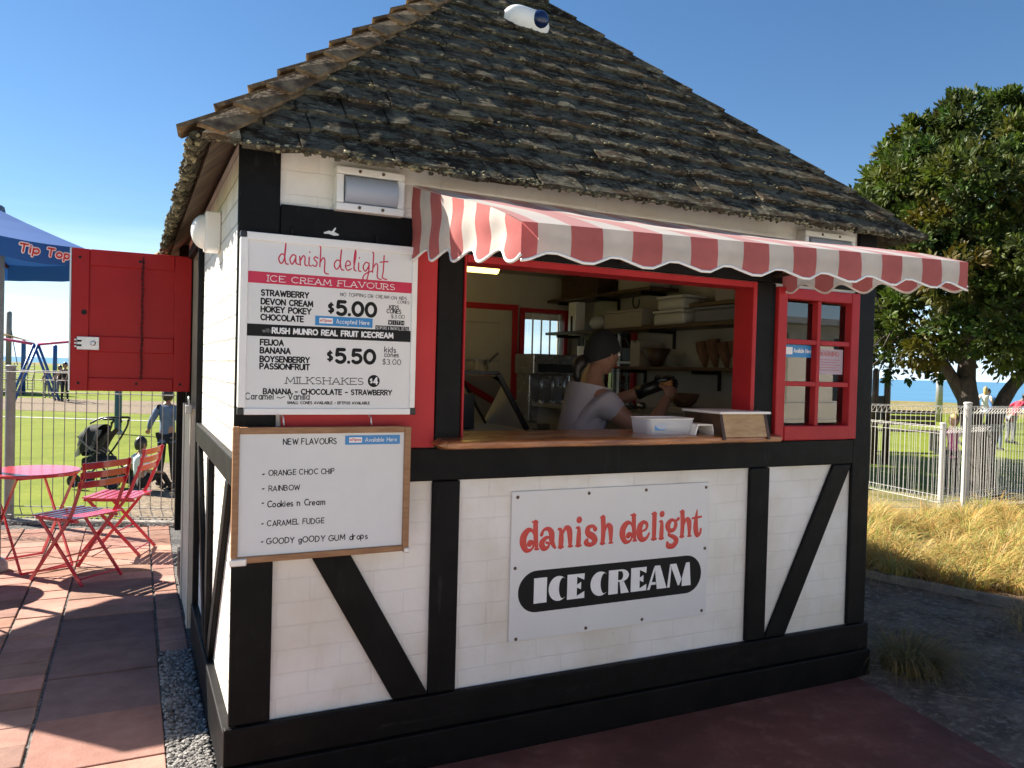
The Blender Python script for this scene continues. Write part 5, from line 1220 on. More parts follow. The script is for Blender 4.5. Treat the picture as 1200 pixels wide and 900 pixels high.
mb = MB(); p0, p1 = SH-SD*9000, SH+SD*25000; q = [p0, p1, p1+SN*26000, p0+SN*26000]; mb.add([(p.x, p.y, -2.0) for p in q], [(3, 2, 1, 0)]); struct(mb.build('sea', 'sea'))
patch('bark_strip', 'bark', [gp(-400, 23.5), gp(430, 22.3), gp(430, 30), gp(-400, 29.5)], -.016)
patch('white_line', 'fence_white', [gp(-500, 20.6), gp(420, 19.8), gp(420, 20.0), gp(-500, 20.85)], -.012)
patch('bark_ground', 'bark', [(-.35, 5.45), (2.2, 4.3), (2.6, 9.6), (.15, 10.2), (-.30, 8.2)], -.0155)
patch('gravel', 'gravel_bed', [(-4.5, -4), (.02, -4), (.02, 3.16), (1.3, 3.16), (1.3, 4.7), (.35, 5.1), (-.2, 5.45), (-4.5, 7.3)], -.011)
patch('pavement', 'red_concrete', [(-.02, -.045), (-.02, -9), (1.3, -9), (3.075, -.045)], .0)
ground_mat('pale_concrete', [(.55, .52, .48), (.47, .45, .41), (.60, .57, .53)], [1.2, 7], .3, 50)
patch('forecourt', 'pale_concrete', [(-9, -2.7), (-9, -9.2), (30, -9.2), (30, -2.7)], .004)  # unseen ground, added pale to bounce light onto the kiosk front
patch('dry_strip', 'dune', [(5, 3.9), (8.1, 2.7), (14, 2.9), (14, 4.0), (9.6, 4.3), (8.6, 5.2), (5, 6.2)], -.0135)
# soil to the right of the kiosk
mb = MB(); KA, KD = Vector((4.673, 1.224)), Vector((.330, -.944))
KN = Vector((.944, .330))
def edge_x(y): return 3.085+min(0, (y+.045))*.2
def dirtf(u, v):
    y = -2.69+7.69*v; xk = KA.x+(KA.y-y)*.35; xl = edge_x(y)-.03 if y < -.04 else 3.1; x = xl+(xk-xl)*u
    z = .004+.05*u+.03*mnoise.noise(Vector((x*1.6, y*1.6, 0)))*min(1, u*5)+.012*mnoise.noise(Vector((x*7, y*7, 2)))*min(1, u*5); return (x, y, z-.004 if u > 0 else -.004)
mb.grid(50, 120, dirtf); struct(mb.build('soil', 'dirt', smooth=True))
mat('old_timber', (.30, .27, .235), rough=.85, dark=(.17, .15, .13), vscale=9, bump=.4, bscale=30)
mb = MB(); p, q = KA-KD*4.5, KA+KD*7; mb.bar((p.x, p.y, .045), (q.x, q.y, .045), .045, .13); tag(mb.build('timber_edging', 'old_timber', bevel=.006), 'weathered timber edging board between the bare soil and the golden grass bed', 'edging')
mb = MB(); p, q = KA-KD*4.5, KA+KD*7; mb.add([(p.x+.02, p.y, .085), (q.x+.02, q.y, .085), (q.x+6, q.y+4.5, .085), (8.15, 2.62, .085), (6.4, 3.35, .085), (p.x+.5, p.y+.5, .085)], [tuple(range(6))]); struct(mb.build('planting_bed', 'dirt'))
# ---- red concrete pavers
mat('paver', (.40, .235, .185), rough=.9, spec=.1, dark=(.29, .165, .13), vscale=5, bump=.3, bscale=90, attr='tone')
mb = MB(); cols = []; random.seed(11)
def paver(x0, x1, y0, y1):
    z = random.uniform(-.004, .002); g = .004; n = len(mb.v); tl = random.uniform(-.002, .002)
    mb.box(x0+g, x1-g, y0+g, y1-g, -.04, z)
    for i in (4, 5): mb.v[n+i] = (mb.v[n+i][0], mb.v[n+i][1], z+tl)
    t = random.uniform(.72, 1.12); r = random.uniform(.93, 1.07); b_ = 1.0
    if -.7 < x0 < -.6 and .9 < y0 < 2.2: t *= .62; r = .88; b_ = 1.25        # a few slabs of the wide column are darker and bluer
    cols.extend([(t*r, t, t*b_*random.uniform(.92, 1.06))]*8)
y = 1.62
while y < 5.0: paver(-.185+.002*y, -.035+.018*max(0, y-3), y, y+.207); y += .207
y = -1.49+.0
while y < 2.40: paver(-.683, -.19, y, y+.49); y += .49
while y < 5.05: paver(-.683-.004*(y-2.4), -.19+.002*y, y, y+.207); y += .207
for c in range(7):
    x1 = -.69-c*.247*(1 if True else 1); y = -1.4+.06*c
    while y < 5.2+.42*max(0, -x1-.9): 
        h = .196; paver(x1-.243, x1, y, y+h); y += h
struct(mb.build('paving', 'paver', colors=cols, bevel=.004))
# loose stones of the gravel strip beside the kiosk
mat('stone', (.27, .26, .25), rough=.85, attr='tone', var=.2, vscale=60)
mb = MB(); cols = []
for i in range(6500):
    x = random.uniform(-.185, -.03); y = random.uniform(-.3, 1.63); r = random.uniform(.004, .010)
    if i > 5200: x = random.uniform(-1.6, .25); y = 5.28-.42*(x+.2)+random.uniform(-.14, .22); r *= 1.3
    n = len(mb.v); mb.ell((x, y, -.006+r*.4+random.uniform(0, .010)), (r*random.uniform(.8, 1.5), r, r*random.uniform(.5, .9)), 6, 4, M=Matrix.Rotation(random.uniform(0, 3), 3, 'Z') @ Matrix.Rotation(random.uniform(-.5, .5), 3, 'X'))
    t = random.choice((.35, .5, .7, .9, 1.1, 1.3)); cols += [(t, t*.98, t*.95)]*(len(mb.v)-n)
struct(mb.build('gravel_stones', 'stone', colors=cols), 'stuff')
mb = MB(); random.seed(23)
for i in range(420):
    y = random.uniform(-3, 2.2); x = random.uniform(3.25, KA.x+(KA.y-y)*.35-.1); a_ = random.uniform(0, PI); l = random.uniform(.02, .16)
    z = .03+.05*(x-3.1)/1.6; p = Vector((x, y, z)); d = Vector((math.cos(a_), math.sin(a_), random.uniform(-.1, .1))); mb.tube([p-d*l, p+Vector((0, 0, .008)), p+d*l*.8+Vector((d.y, -d.x, 0))*l*.3], [.002, .0025, .001], 4)
for i in range(90):
    y = random.uniform(-2.5, 2.2); x = random.uniform(3.25, KA.x+(KA.y-y)*.35-.1); a_ = random.uniform(0, 6); p = Vector((x, y, .04+.05*(x-3.1)/1.6)); d = Vector((math.cos(a_), math.sin(a_), .15))*.03; e = Vector((-d.y, d.x, .004))*.4; mb.add([p-d, p+e, p+d, p-e], [(0, 1, 2, 3)])
struct(mb.build('twigs_and_leaves', 'bark'), 'stuff')

# ================================================================== GRASSES
mat('sedge', (.50, .395, .15), rough=.55, attr='tone', trans=0)
m = MATS['sedge']; N = m.node_tree.nodes; L = m.node_tree.links; tl = N.new('ShaderNodeBsdfTranslucent'); ms = N.new('ShaderNodeMixShader'); ms.inputs[0].default_value = .42
L.new(N['Principled BSDF'].inputs['Base Color'].links[0].from_socket, tl.inputs['Color']); L.new(N['Principled BSDF'].outputs[0], ms.inputs[1]); L.new(tl.outputs[0], ms.inputs[2]); L.new(ms.outputs[0], N['Material Output'].inputs['Surface'])
def tuft(mb, cols, c, n, ln, spread, w=.0035, tones=((1, 1, 1),), lean=(0, 0)):
    for i in range(n):
        a_ = random.uniform(0, 2*PI); r = random.random()**.6*spread*.3; p = Vector(c)+Vector((r*math.cos(a_), r*math.sin(a_), 0)); l = ln*random.uniform(.55, 1.15)
        out = Vector((math.cos(a_+random.uniform(-.5, .5))+lean[0], math.sin(a_+random.uniform(-.5, .5))+lean[1], 0)); out = out.normalized() if out.length > .01 else Vector((1, 0, 0)); th = random.uniform(.9, 1.45); sd_ = Vector((-out.y, out.x, 0)); pts = [p]; q = p.copy()
        for s in range(4): q = q+(Vector((0, 0, math.sin(th)))+out*math.cos(th))*(l/4); th -= random.uniform(.34, .68)*(1+.4*spread); pts.append(q.copy())
        t = random.choice(tones); b = random.uniform(.7, 1.25); o = len(mb.v)
        for s, q in enumerate(pts): ww = w*(1-s/4.3); mb.v += [tuple(q-sd_*ww), tuple(q+sd_*ww)]; cols += [(t[0]*b, t[1]*b, t[2]*b)]*2
        for s in range(4): mb.f.append((o+2*s, o+2*s+1, o+2*s+3, o+2*s+2)); mb.m.append(0)
TN = ((1, 1, 1), (1.1, .95, .8), (.75, .95, .7), (.6, .85, .5), (1.25, 1.1, 1.0), (1.15, .85, .75))
mb = MB(); cols = []; random.seed(5)
cl = []
for i in range(900):
    s = random.uniform(-2.0, 4.2); d = random.uniform(.06, 3.9)
    p = KA+KD*s+KN*d
    if p.y > 2.9-.25*(p.x-6) or p.x > 11: continue
    hv = p-Vector((6.05, 1.72)); hx = math.hypot((hv.x*RH.x+hv.y*RH.y)/.78, (hv.x*FH.x+hv.y*FH.y)/.36)
    if hx < 1: continue                                    # the dark hollow between the clumps
    if any((p-q).length < .20 for q in cl): continue
    cl.append(p); tuft(mb, cols, (p.x, p.y, .085), 240, random.uniform(.34, .56), .36, .0042, TN, lean=(.25, -.35))
struct(mb.build('golden_grass', 'sedge', colors=cols), 'stuff')
def tussock(label, c, n, ln, sp, lean, tones, m='sedge'):
    mb = MB(); cols = []; tuft(mb, cols, (0, 0, 0), n, ln, sp, .003, tones, lean); o = mb.build('grass_tussock', m, colors=cols); o.location = c; return tag(o, label, 'grass')
tussock('large drooping straw coloured tussock against the right corner of the kiosk plinth', (3.42, -.10, .01), 620, .36, .5, (.4, -.4), ((.45, .42, .45), (.36, .38, .34), (.6, .52, .5)))
tussock('small dry tussock on the bare soil by the timber edging at the right', (4.62, -.05, .05), 160, .38, .5, (0, -.4), ((.8, .75, .9), (.55, .55, .6)))
tussock('green leafy weed tuft in the soil behind the kiosk corner', (3.62, .85, .04), 160, .24, .5, (0, 0), ((.4, .75, .5), (.5, .8, .6), (.7, .9, 1.0)))

# ================================================================== FENCES
def roll_fence(name, label, pts, h, m, zb=.05, sp=.055, wire=.0028, posts=(), post_r=.026, bottom=True, group=None, post_h=None, roll=.085, mids=()):
    t = thing(name, label, 'fence', (pts[0][0], pts[0][1], 0), group)
    for (p, q) in zip(pts, pts[1:]):
        p, q = Vector((*p, 0)), Vector((*q, 0)); d = (q-p); L_ = d.length; d = d.normalized(); nn = Vector((d.y, -d.x, 0)); mb = MB()
        def W(s, z, o=0): return p+d*s+nn*o+Vector((0, 0, z))
        for (zt, sg) in ((h, -1),)+(((zb, 1),) if bottom else ()):
            za, zc = zt, zt+sg*roll
            for (z, o) in ((za, 0), (za+sg*roll*.15, .05), (zc, 0)): mb.tube([W(0, z, o), W(L_, z, o)], wire*1.25, 5)
        for z in mids: mb.tube([W(0, z), W(L_, z)], wire*1.2, 5)
        k = int(L_/sp)
        for i in range(k+1):
            s = min(i*sp, L_); mb.tube([W(s, zb+(roll if bottom else 0)), W(s, h-roll)], wire, 5)
            mb.tube([W(s, h-roll), W(min(s+sp*.5, L_), h-roll*.15, .05), W(min(s+sp*.25, L_), h, 0), W(s, h-roll)], wire, 4)
            if bottom: mb.tube([W(s, zb+roll), W(min(s+sp*.5, L_), zb+roll*.15, .05), W(min(s+sp*.25, L_), zb, 0), W(s, zb+roll)], wire, 4)
        mb.build('wire_mesh', m, t)
    for (x, y) in posts:
        mb = MB(); ph = post_h or h+.03; mb.lathe([(post_r, -.02), (post_r, ph-.004), (post_r*1.12, ph-.003), (post_r*1.12, ph+.012), (post_r*.7, ph+.02)], c=(x, y, 0), n=16); mb.build('post', m, t, smooth=False)
    return t
roll_fence('mesh_fence', 'grey welded mesh fence behind the red table and chairs', [(-4.4, 7.05), (-1.36, 5.77), (.9, 4.82)], 1.42, 'fence_grey', zb=.06, sp=.10, wire=.0042, posts=((-1.36, 5.80), (-4.4, 7.08)), post_r=.042, mids=(1.22,))
mb = MB(); mb.bar((-4.4, 7.02, 0.0), (.9, 4.79, 0.0), .12, .05); tag(mb.build('concrete_kerb', 'concrete', bevel=.008), 'pale concrete kerb strip under the grey mesh fence', 'kerb')
roll_fence('pool_fence', 'tall white roll top wire fence with a thick round corner post', [(5.2, 3.98), (8.13, 2.80), (9.33, 2.86), (12.5, 3.0)], 1.27, 'fence_white', zb=.12, sp=.058, wire=.0024, posts=((8.13, 2.80), (5.2, 3.98), (12.5, 3.0)), post_r=.042, bottom=True)
roll_fence('pool_fence', 'lower white roll top wire fence just behind the tall one', [(8.75, 5.4), (8.43, 3.30), (12.0, 3.9)], 1.0, 'fence_white', zb=.08, sp=.064, wire=.0023, posts=((8.43, 3.30),), post_r=.036, bottom=True)
mb = MB(); mb.bar((8.13, 2.80, .06), (12.5, 3.0, .06), .12, .12); tag(mb.build('concrete_kerb', 'concrete', bevel=.008), 'pale concrete strip under the right part of the white fence', 'kerb')

# ================================================================== TREE
t = thing('tree', 'broad glossy dark green evergreen tree with a low forking trunk behind the white fence', 'tree', (9.75, 3.9, 0))
mat('tree_bark', (.085, .065, .050), rough=.9, dark=(.035, .028, .022), vscale=8, bump=.9, bscale=18, stretch=(3, 3, .6))
mb = MB()
def limb(pts, r0, r1, n=9):
    P_ = smoothpts(pts, 5); k = len(P_)
    mb.tube(P_, [(r0+(r1-r0)*i/(k-1))*(1+.10*mnoise.noise(Vector((i*.6, r0*30, 0)))) for i in range(k)], n)
limb([(10.08, 3.84, -.05), (10.04, 3.90, .5), (9.97, 4.0, 1.1), (10.0, 4.10, 1.6)], .175, .12, 12)
limb([(9.95, 4.08, 1.3), (9.72, 4.3, 1.85), (9.45, 4.6, 2.1), (9.05, 4.95, 2.9)], .085, .04)
limb([(10.0, 4.1, 1.5), (10.2, 4.2, 2.4), (10.4, 4.35, 3.6), (10.45, 4.4, 5.0)], .125, .05)
limb([(10.1, 4.1, 1.7), (9.9, 4.5, 2.6), (9.6, 4.9, 3.7)], .11, .035)
limb([(10.06, 3.86, .35), (10.26, 3.86, .95), (10.55, 3.80, 1.5), (11.1, 3.5, 2.2), (11.9, 3.3, 3.2)], .125, .05)
limb([(10.8, 3.72, 1.7), (11.0, 4.0, 2.6), (11.2, 4.2, 3.8)], .10, .035)
random.seed(31)
for i in range(46):
    a_ = random.uniform(0, 2*PI); s = Vector((10.2+random.uniform(-.5, .9), 4.2, random.uniform(2.0, 3.8))); e = Vector((10.95+1.8*math.cos(a_), 4.2+1.8*math.sin(a_), random.uniform(1.8, 4.7))); mid = (s+e)/2+Vector((random.uniform(-.2, .2), random.uniform(-.2, .2), random.uniform(-.1, .3)))
    limb([tuple(s), tuple(mid), tuple(e)], .035, .010, 6)
for i in range(14):
    s = Vector((9.5+random.uniform(-.3, .5), 4.5, 2.2)); e = Vector((random.uniform(8.6, 10.2), random.uniform(4.2, 5.6), random.uniform(1.5, 2.0))); limb([tuple(s), tuple((s+e)/2+Vector((0, 0, .15))), tuple(e)], .022, .007, 5)
mb.build('trunk', 'tree_bark', t, smooth=True)
mat('leaf', (.052, .074, .014), rough=.55, attr='tone', spec=.3)
m = MATS['leaf']; N = m.node_tree.nodes; L = m.node_tree.links; tl = N.new('ShaderNodeBsdfTranslucent'); ms = N.new('ShaderNodeMixShader'); ms.inputs[0].default_value = .30
L.new(N['Principled BSDF'].inputs['Base Color'].links[0].from_socket, tl.inputs['Color']); L.new(N['Principled BSDF'].outputs[0], ms.inputs[1]); L.new(tl.outputs[0], ms.inputs[2]); L.new(ms.outputs[0], N['Material Output'].inputs['Surface'])
def leaves(mb, cols, c, r, n, ll, tone, outw):
    for i in range(n):
        d = Vector((random.gauss(0, 1), random.gauss(0, 1), random.gauss(0, .8))); d = d.normalized() if d.length > .01 else Vector((0, 0, 1)); p = Vector(c)+d*r*random.random()**.5
        ax = (d+outw*.7+Vector((0, 0, .25))+Vector((random.uniform(-.5, .5),)*3)).normalized(); sd_ = ax.cross(Vector((random.uniform(-1, 1), random.uniform(-1, 1), random.uniform(.2, 1.4)))).normalized(); l = ll*random.uniform(.7, 1.25); w = l*.23; nn = ax.cross(sd_)
        o = len(mb.v); mb.v += [tuple(p), tuple(p+ax*l*.5+sd_*w+nn*w*.35), tuple(p+ax*l), tuple(p+ax*l*.5-sd_*w+nn*w*.35)]; mb.f += [(o, o+1, o+2), (o, o+2, o+3)]; mb.m += [0, 0]
        b = random.uniform(.75, 1.3); cols += [(tone[0]*b, tone[1]*b, tone[2]*b)]*4
mb = MB(); cols = []; random.seed(9); CC = Vector((11.1, 4.2, 3.40)); subs = []
tries = 0
while len(subs) < 230 and tries < 20000:                     # billows of the crown, each a dome of leaf rosettes
    tries += 1; a_ = random.uniform(0, 2*PI); z = random.uniform(1.5, 5.35); rz = 2.4*math.sqrt(max(0, 1-((z-3.1)/2.45)**2)) if z > 3.1 else 2.4*(1-.06*(3.1-z))
    q = rz*random.uniform(.30, 1.0)**.5*(1+.16*mnoise.noise(Vector((math.cos(a_)*1.3, math.sin(a_)*1.3, z*.9)))); p = Vector((11.1+q*math.cos(a_), 4.2+q*math.sin(a_), z))
    if p.z < (1.5 if p.x < 9.2 else 1.85)+.25*mnoise.noise(Vector((p.x*2, p.y*2, 1))): continue
    if p.z < 2.35 and p.x > 9.5 and random.random() < .8: continue
    if any((p-q_).length < .27 for q_ in subs): continue
    subs.append(p)
for p in subs:
    tone = random.choice(((1, 1, 1), (.85, .95, .9), (1.25, 1.2, .8), (.8, .9, .8), (1.35, 1.25, .7), (1.5, .95, .6) if random.random() < .3 else (1, 1, 1))); r_ = random.uniform(.30, .48)
    for i in range(22):
        d = ((p-CC).normalized()*.7+Vector((random.gauss(0, 1), random.gauss(0, 1), random.gauss(.35, 1))).normalized()).normalized()
        q = p+d*r_*random.uniform(.7, 1.05); tn = tuple(c*random.uniform(.85, 1.2) for c in tone)
        for j in range(22):                                  # one rosette: leaves fan out round the shoot
            o = Vector((random.gauss(0, 1), random.gauss(0, 1), random.gauss(0, 1))).normalized(); ax = (o+d*.9).normalized(); st_ = q+o*.035+d*random.uniform(-.09, .03)
            sd_ = ax.cross(d+Vector((random.uniform(-.4, .4), random.uniform(-.4, .4), random.uniform(-.4, .4)))); sd_ = sd_.normalized() if sd_.length > .01 else ax.orthogonal().normalized(); nn = ax.cross(sd_); l = random.uniform(.08, .125); w = l*.24; k_ = len(mb.v)
            mb.v += [tuple(st_), tuple(st_+ax*l*.55+sd_*w+nn*w*.3), tuple(st_+ax*l), tuple(st_+ax*l*.55-sd_*w+nn*w*.3)]; mb.f += [(k_, k_+1, k_+2), (k_, k_+2, k_+3)]; mb.m += [0, 0]; b = random.uniform(.8, 1.25); cols += [(tn[0]*b, tn[1]*b, tn[2]*b)]*4
mb.build('crown', 'leaf', t, colors=cols)
# a second tree stands on the lawn beyond the kiosk: it throws the broad shade behind the white fence
t = thing('tree', 'leafy tree on the lawn beyond the kiosk that shades the grass behind the white fence', 'tree', (8.6, 10.2, 0))
mb = MB(); limb([(8.6, 10.2, -.05), (8.65, 10.25, 1.2), (8.6, 10.2, 2.6), (8.7, 10.1, 4.6)], .20, .06, 10)
for k in range(9): a_ = k*.7; limb([(8.6, 10.2, 2.3+.15*k), (8.6+.8*math.cos(a_), 10.2+.8*math.sin(a_), 3.2+.15*k), (8.6+1.9*math.cos(a_), 10.2+1.9*math.sin(a_), 3.7+.2*k)], .07, .015, 6)
mb.build('trunk', 'tree_bark', t, smooth=True)
mb = MB(); cols = []; CC = Vector((8.5, 10.2, 4.5)); n_ = 0
while n_ < 900:
    d = Vector((random.gauss(0, 1), random.gauss(0, 1), random.gauss(0, 1))).normalized(); rr = random.uniform(.3, 1.0)**.6
    p = CC+Vector((d.x*3.5, d.y*2.9, d.z*1.7))*rr*(1+.2*mnoise.noise(d*2.4))
    if p.z < 3.0 or mnoise.noise(p*1.0) < -.22: continue
    leaves(mb, cols, p, random.uniform(.25, .38), 26, .17, (1, 1, 1), (p-CC).normalized()); n_ += 1
mb.build('crown', 'leaf', t, colors=cols)
# ================================================================== TABLE, CHAIRS, PARASOL
def bistro_chair():
    t = thing('bistro_chair', '', 'chair', (0, 0, 0), 'red folding bistro chairs')
    fw_, th = .024, .009
    for x in (-.19, .19):
        mb = MB(); pts = [(x, .275, .845), (x, .245, .72), (x, .16, .50), (x, .11, .42), (x, -.21, .0)]
        for p, q in zip(pts, pts[1:]): mb.bar(p, q, th, fw_, up=(0, 1, .4))
        mb.build('back_leg', 'chair_red', t)
        mb = MB(); xx = x*.88; mb.bar((xx, -.17, .445), (xx, .235, .0), th, fw_, up=(0, 1, .4)); mb.build('front_leg', 'chair_red', t)
    mb = MB()
    for i in range(7):
        y = -.195+i*.058; zz_ = .452-.006*math.sin(PI*i/6); mb.box(-.205, .205, y, y+.043, zz_, zz_+.010)
    mb.build('seat', 'chair_red', t, bevel=.003)
    mb = MB()
    for x in (-.165, .165): mb.box(x-.006, x+.006, -.195, .19, .425, .445)
    mb.tube([(-.165, .05, .12+.06), (.165, .05, .18)], .006, 6); mb.tube([(-.19, -.17, .06), (.19, -.17, .06)], .006, 6); mb.tube([(-.165, .20, .04), (.165, .20, .04)], .006, 6)
    mb.build_each('seat_rail', 'chair_red', t)
    for z, y in ((.82, .268), (.755, .253), (.69, .232)):
        mb = MB(); n = 8; vs = []
        for i in range(n+1):
            x = -.205+.41*i/n; yy = y+.018*math.sin(PI*i/n)-.012
            vs += [(x, yy, z-.023), (x, yy+.004, z+.023), (x, yy+.012, z+.023), (x, yy+.008, z-.023)]
        for i in range(n):
            for j in range(4): mb.f.append((i*4+j, i*4+(j+1) % 4, i*4+4+(j+1) % 4, i*4+4+j)); mb.m.append(0)
        mb.v = vs; mb.f += [(0, 1, 2, 3), (n*4+3, n*4+2, n*4+1, n*4)]; mb.m += [0, 0]
        mb.build('back_slat', 'chair_red', t, recalc=True)
    return t
c0 = bistro_chair()
for i, (x, y, fx_, fy_, lb) in enumerate(((-.665, 3.43, -.70, .70, 'red slatted folding chair nearest the kiosk door, in front of the round table'), (-.42, 4.20, -.93, .36, 'red slatted folding chair by the grey mesh fence, behind the nearer chair'), (-1.62, 2.98, -.1, .9, 'red slatted folding chair under the blue parasol'))):
    c = c0 if i == 0 else copy_tree(c0)
    c.location = (x, y, 0); c.rotation_euler = (0, 0, math.atan2(fx_, -fy_)); c['label'] = lb
def bistro_table():
    t = thing('bistro_table', '', 'table', (0, 0, 0), 'round red bistro tables')
    mb = MB(); mb.lathe([(.30, .688), (.318, .686), (.322, .692), (.322, .704), (.316, .710), (.05, .711)], n=48); mb.build('tabletop', 'chair_red', t, smooth=False)
    for sg in (-1, 1):
        mb = MB()
        for x in (-.2, .2): mb.bar((x*(1 if sg > 0 else .88), -.24*sg, .683), (x*(1 if sg > 0 else .88), .27*sg, .012), .009, .024, up=(0, 1, .4))
        w = .2 if sg > 0 else .176
        mb.tube([(-w, .27*sg, .012), (w, .27*sg, .012)], .009, 6); mb.tube([(-w, -.235*sg, .68), (w, -.235*sg, .68)], .007, 6); mb.build('leg_frame', 'chair_red', t)
    return t
t0 = bistro_table(); t0.location = (-.995, 3.90, 0); t0.rotation_euler = (0, 0, .5); t0['label'] = 'round red metal bistro table in front of the grey mesh fence'
t1 = copy_tree(t0); t1.location = (-1.71, 3.67, 0); t1.rotation_euler = (0, 0, 1.2); t1['label'] = 'round red metal bistro table pierced by the pole of the blue parasol'
t = thing('parasol', 'blue octagonal parasol with red and white lettering over the red tables', 'parasol', (-1.71, 3.67, 0))
U = Vector((-1.71, 3.67, 0)); rr = .887/2/math.sin(PI/8); ZU = 2.30
K = [U+Vector((rr*math.cos(PI/8+k*PI/4), rr*math.sin(PI/8+k*PI/4), ZU)) for k in range(8)]; AP_ = U+Vector((0, 0, ZU+.55))
mb = MB()
for k in range(8):
    a, b = K[k], K[(k+1) % 8]; n = 6; o = len(mb.v)
    for i in range(n+1):
        for j in range(n+1):
            v = j/n; p = a.lerp(b, i/n).lerp(AP_, v); m_ = (a+b)/2; p.z -= .03*math.sin(PI*v)*(1 if True else 0)+.02*math.sin(PI*i/n)*(1-v); mb.v.append(tuple(p))
    for i in range(n):
        for j in range(n): c = o+i*(n+1)+j; mb.f.append((c, c+n+1, c+n+2, c+1)); mb.m.append(0)
mb.build('canopy', 'umbrella_blue', t, smooth=False)
mb = MB(); n = 48; 
for i in range(n+1):
    k, q = divmod(i/n*8, 1); a, b = K[int(k) % 8], K[(int(k)+1) % 8]; p = a.lerp(b, q); p.z -= .02*math.sin(PI*q); mb.v += [tuple(p), tuple(p+Vector((0, 0, -.125-.006*math.sin(i*1.3))))]
for i in range(n): mb.f.append((2*i, 2*i+2, 2*i+3, 2*i+1)); mb.m.append(0)
mb.build('valance', 'umbrella_blue', t)
a, b = K[6], K[7]; e = (b-a).normalized(); up_ = Vector((0, 0, 1)); nrm = e.cross(up_).normalized()
def fu(u, v, d): return tuple(a+e*u+up_*(v-.125)+nrm*(.004+d))
mb = MB(); mb = MB()
for w_, u_, l_ in (('Tip', .40, .135), ('Top', .595, .165)):
    mb = MB(); text(mb, w_, lambda u, v, d: fu(u+.18*(v-.03), v, d), u_, .034, .048, .55, width=l_); mb.build('lettering_ground', 'letter_white', t)
for w_, u_, l_ in (('Tip', .40, .135), ('Top', .595, .165)):
    mb = MB(); text(mb, w_, lambda u, v, d: fu(u+.18*(v-.03), v, d+.0014), u_, .034, .048, .24, width=l_); mb.build('lettering', 'logo_red', t)
mb = MB()
for k in range(8): mb.bar(K[k]+Vector((0, 0, -.02)), AP_+Vector((0, 0, -.09)), .018, .022)
mb.build_each('rib', 'dark_wood', t)
mb = MB()
for k in range(8): mb.bar(K[k].lerp(AP_, .45)+Vector((0, 0, -.055)), U+Vector((0, 0, 1.95)), .014, .018)
mb.build_each('strut', 'dark_wood', t)
mb = MB(); mb.tube([U+Vector((0, 0, .05)), U+Vector((0, 0, ZU+.6))], .024, 12); mb.build('pole', 'dark_wood', t, smooth=True)
mb = MB(); mb.lathe([(.22, .0), (.22, .04), (.20, .06), (.05, .07), (.04, .2)], c=(U.x, U.y, 0), n=24); mb.build('base', 'grey_plastic', t)
t = thing('steel_post', 'blue grey steel post with a rounded cap at the left edge beside the red table', 'post', (-1.205, 3.80, 0))
mb = MB(); mb.lathe([(.036, .0), (.036, 2.585), (.030, 2.615), (.012, 2.63)], c=(-1.205, 3.80, 0), n=18); mb.build('pole', 'blue_post', t, smooth=True)
mb = MB(); mb.lathe([(.085, .0), (.085, .012), (.08, .05), (.06, .085), (.037, .095)], c=(-1.205, 3.80, 0), n=20); mb.build('foot', 'grey_plastic', t, smooth=True)

# ================================================================== BEHIND THE MESH FENCE
t = thing('stroller', 'black folded hood stroller parked on the grass behind the mesh fence', 'stroller', tuple(gp(120, 9.5)))
O = gp(120, 9.5)
def S(x, y, z): return O+RH*x+FH*y+Vector((0, 0, z))
mb = MB()
for y in (-.2, .2): mb.tube(smoothpts([tuple(S(.22, y, .80)), tuple(S(.20, y, .70)), tuple(S(.02, y, .40)), tuple(S(-.24, y, .12))], 4), .012, 7); mb.tube([S(.24, y, .12), S(-.05, y, .46)], .012, 7)
mb.tube(smoothpts([tuple(S(.22, -.2, .78)), tuple(S(.24, -.19, .83)), tuple(S(.10, -.15, .83)), tuple(S(.10, .15, .83)), tuple(S(.24, .19, .83)), tuple(S(.22, .2, .78))], 4), .014, 8)
mb.tube(smoothpts([tuple(S(.24, 0, .78)), tuple(S(.20, 0, .84)), tuple(S(.0, 0, .83)), tuple(S(-.14, 0, .76))], 5), .012, 7)
mb.build('frame', 'black_metal', t, smooth=True)
B = Matrix((RH, FH, Vector((0, 0, 1)))).transposed()
def hood(u, v):                                              # ribbed half shell opening to the right
    a_ = R(75)+R(150)*u; w = PI*(v-.5); r_ = .235*(1-.06*abs(math.sin(u*PI*4)))
    return S(-.02+r_*math.cos(a_)*math.cos(w)**.4, .19*math.sin(w), .53+r_*math.sin(a_)*math.cos(w)**.4)
mb = MB(); mb.grid(24, 12, hood); mb.build('hood', 'cloth_black', t, smooth=True)
mb = MB(); mb.grid(10, 6, lambda u, v: S(-.22+.12*u+.02*math.sin(9*v), -.19+.38*v, .36+.34*u+.03*math.sin(7*u+5*v))); mb.build('hood_sheen', 'cloth_pale', t, smooth=True)  # pale strip standing in for the sheen on the hood's left edge
mb = MB(); mb.grid(8, 6, lambda u, v: S(-.02+.20*u*u, -.16+.32*v, .34+.36*u+.02*math.sin(11*v+3*u))); mb.build('seat', 'cloth_black', t, smooth=True)
mb = MB()
for y in (-.10, .02, .12): mb.tube(smoothpts([tuple(S(-.18, y-.1, .62)), tuple(S(-.05, y-.11, .50)), tuple(S(.08, y-.08, .42))], 4), .010, 5)
mb.build_each('strap', 'cloth_grey', t)
mb = MB(); mb.box(-.16, .12, -.17, .17, .24, .36, M=Matrix.Translation(O) @ B.to_4x4()); mb.build('basket', 'cloth_black', t, bevel=.03)
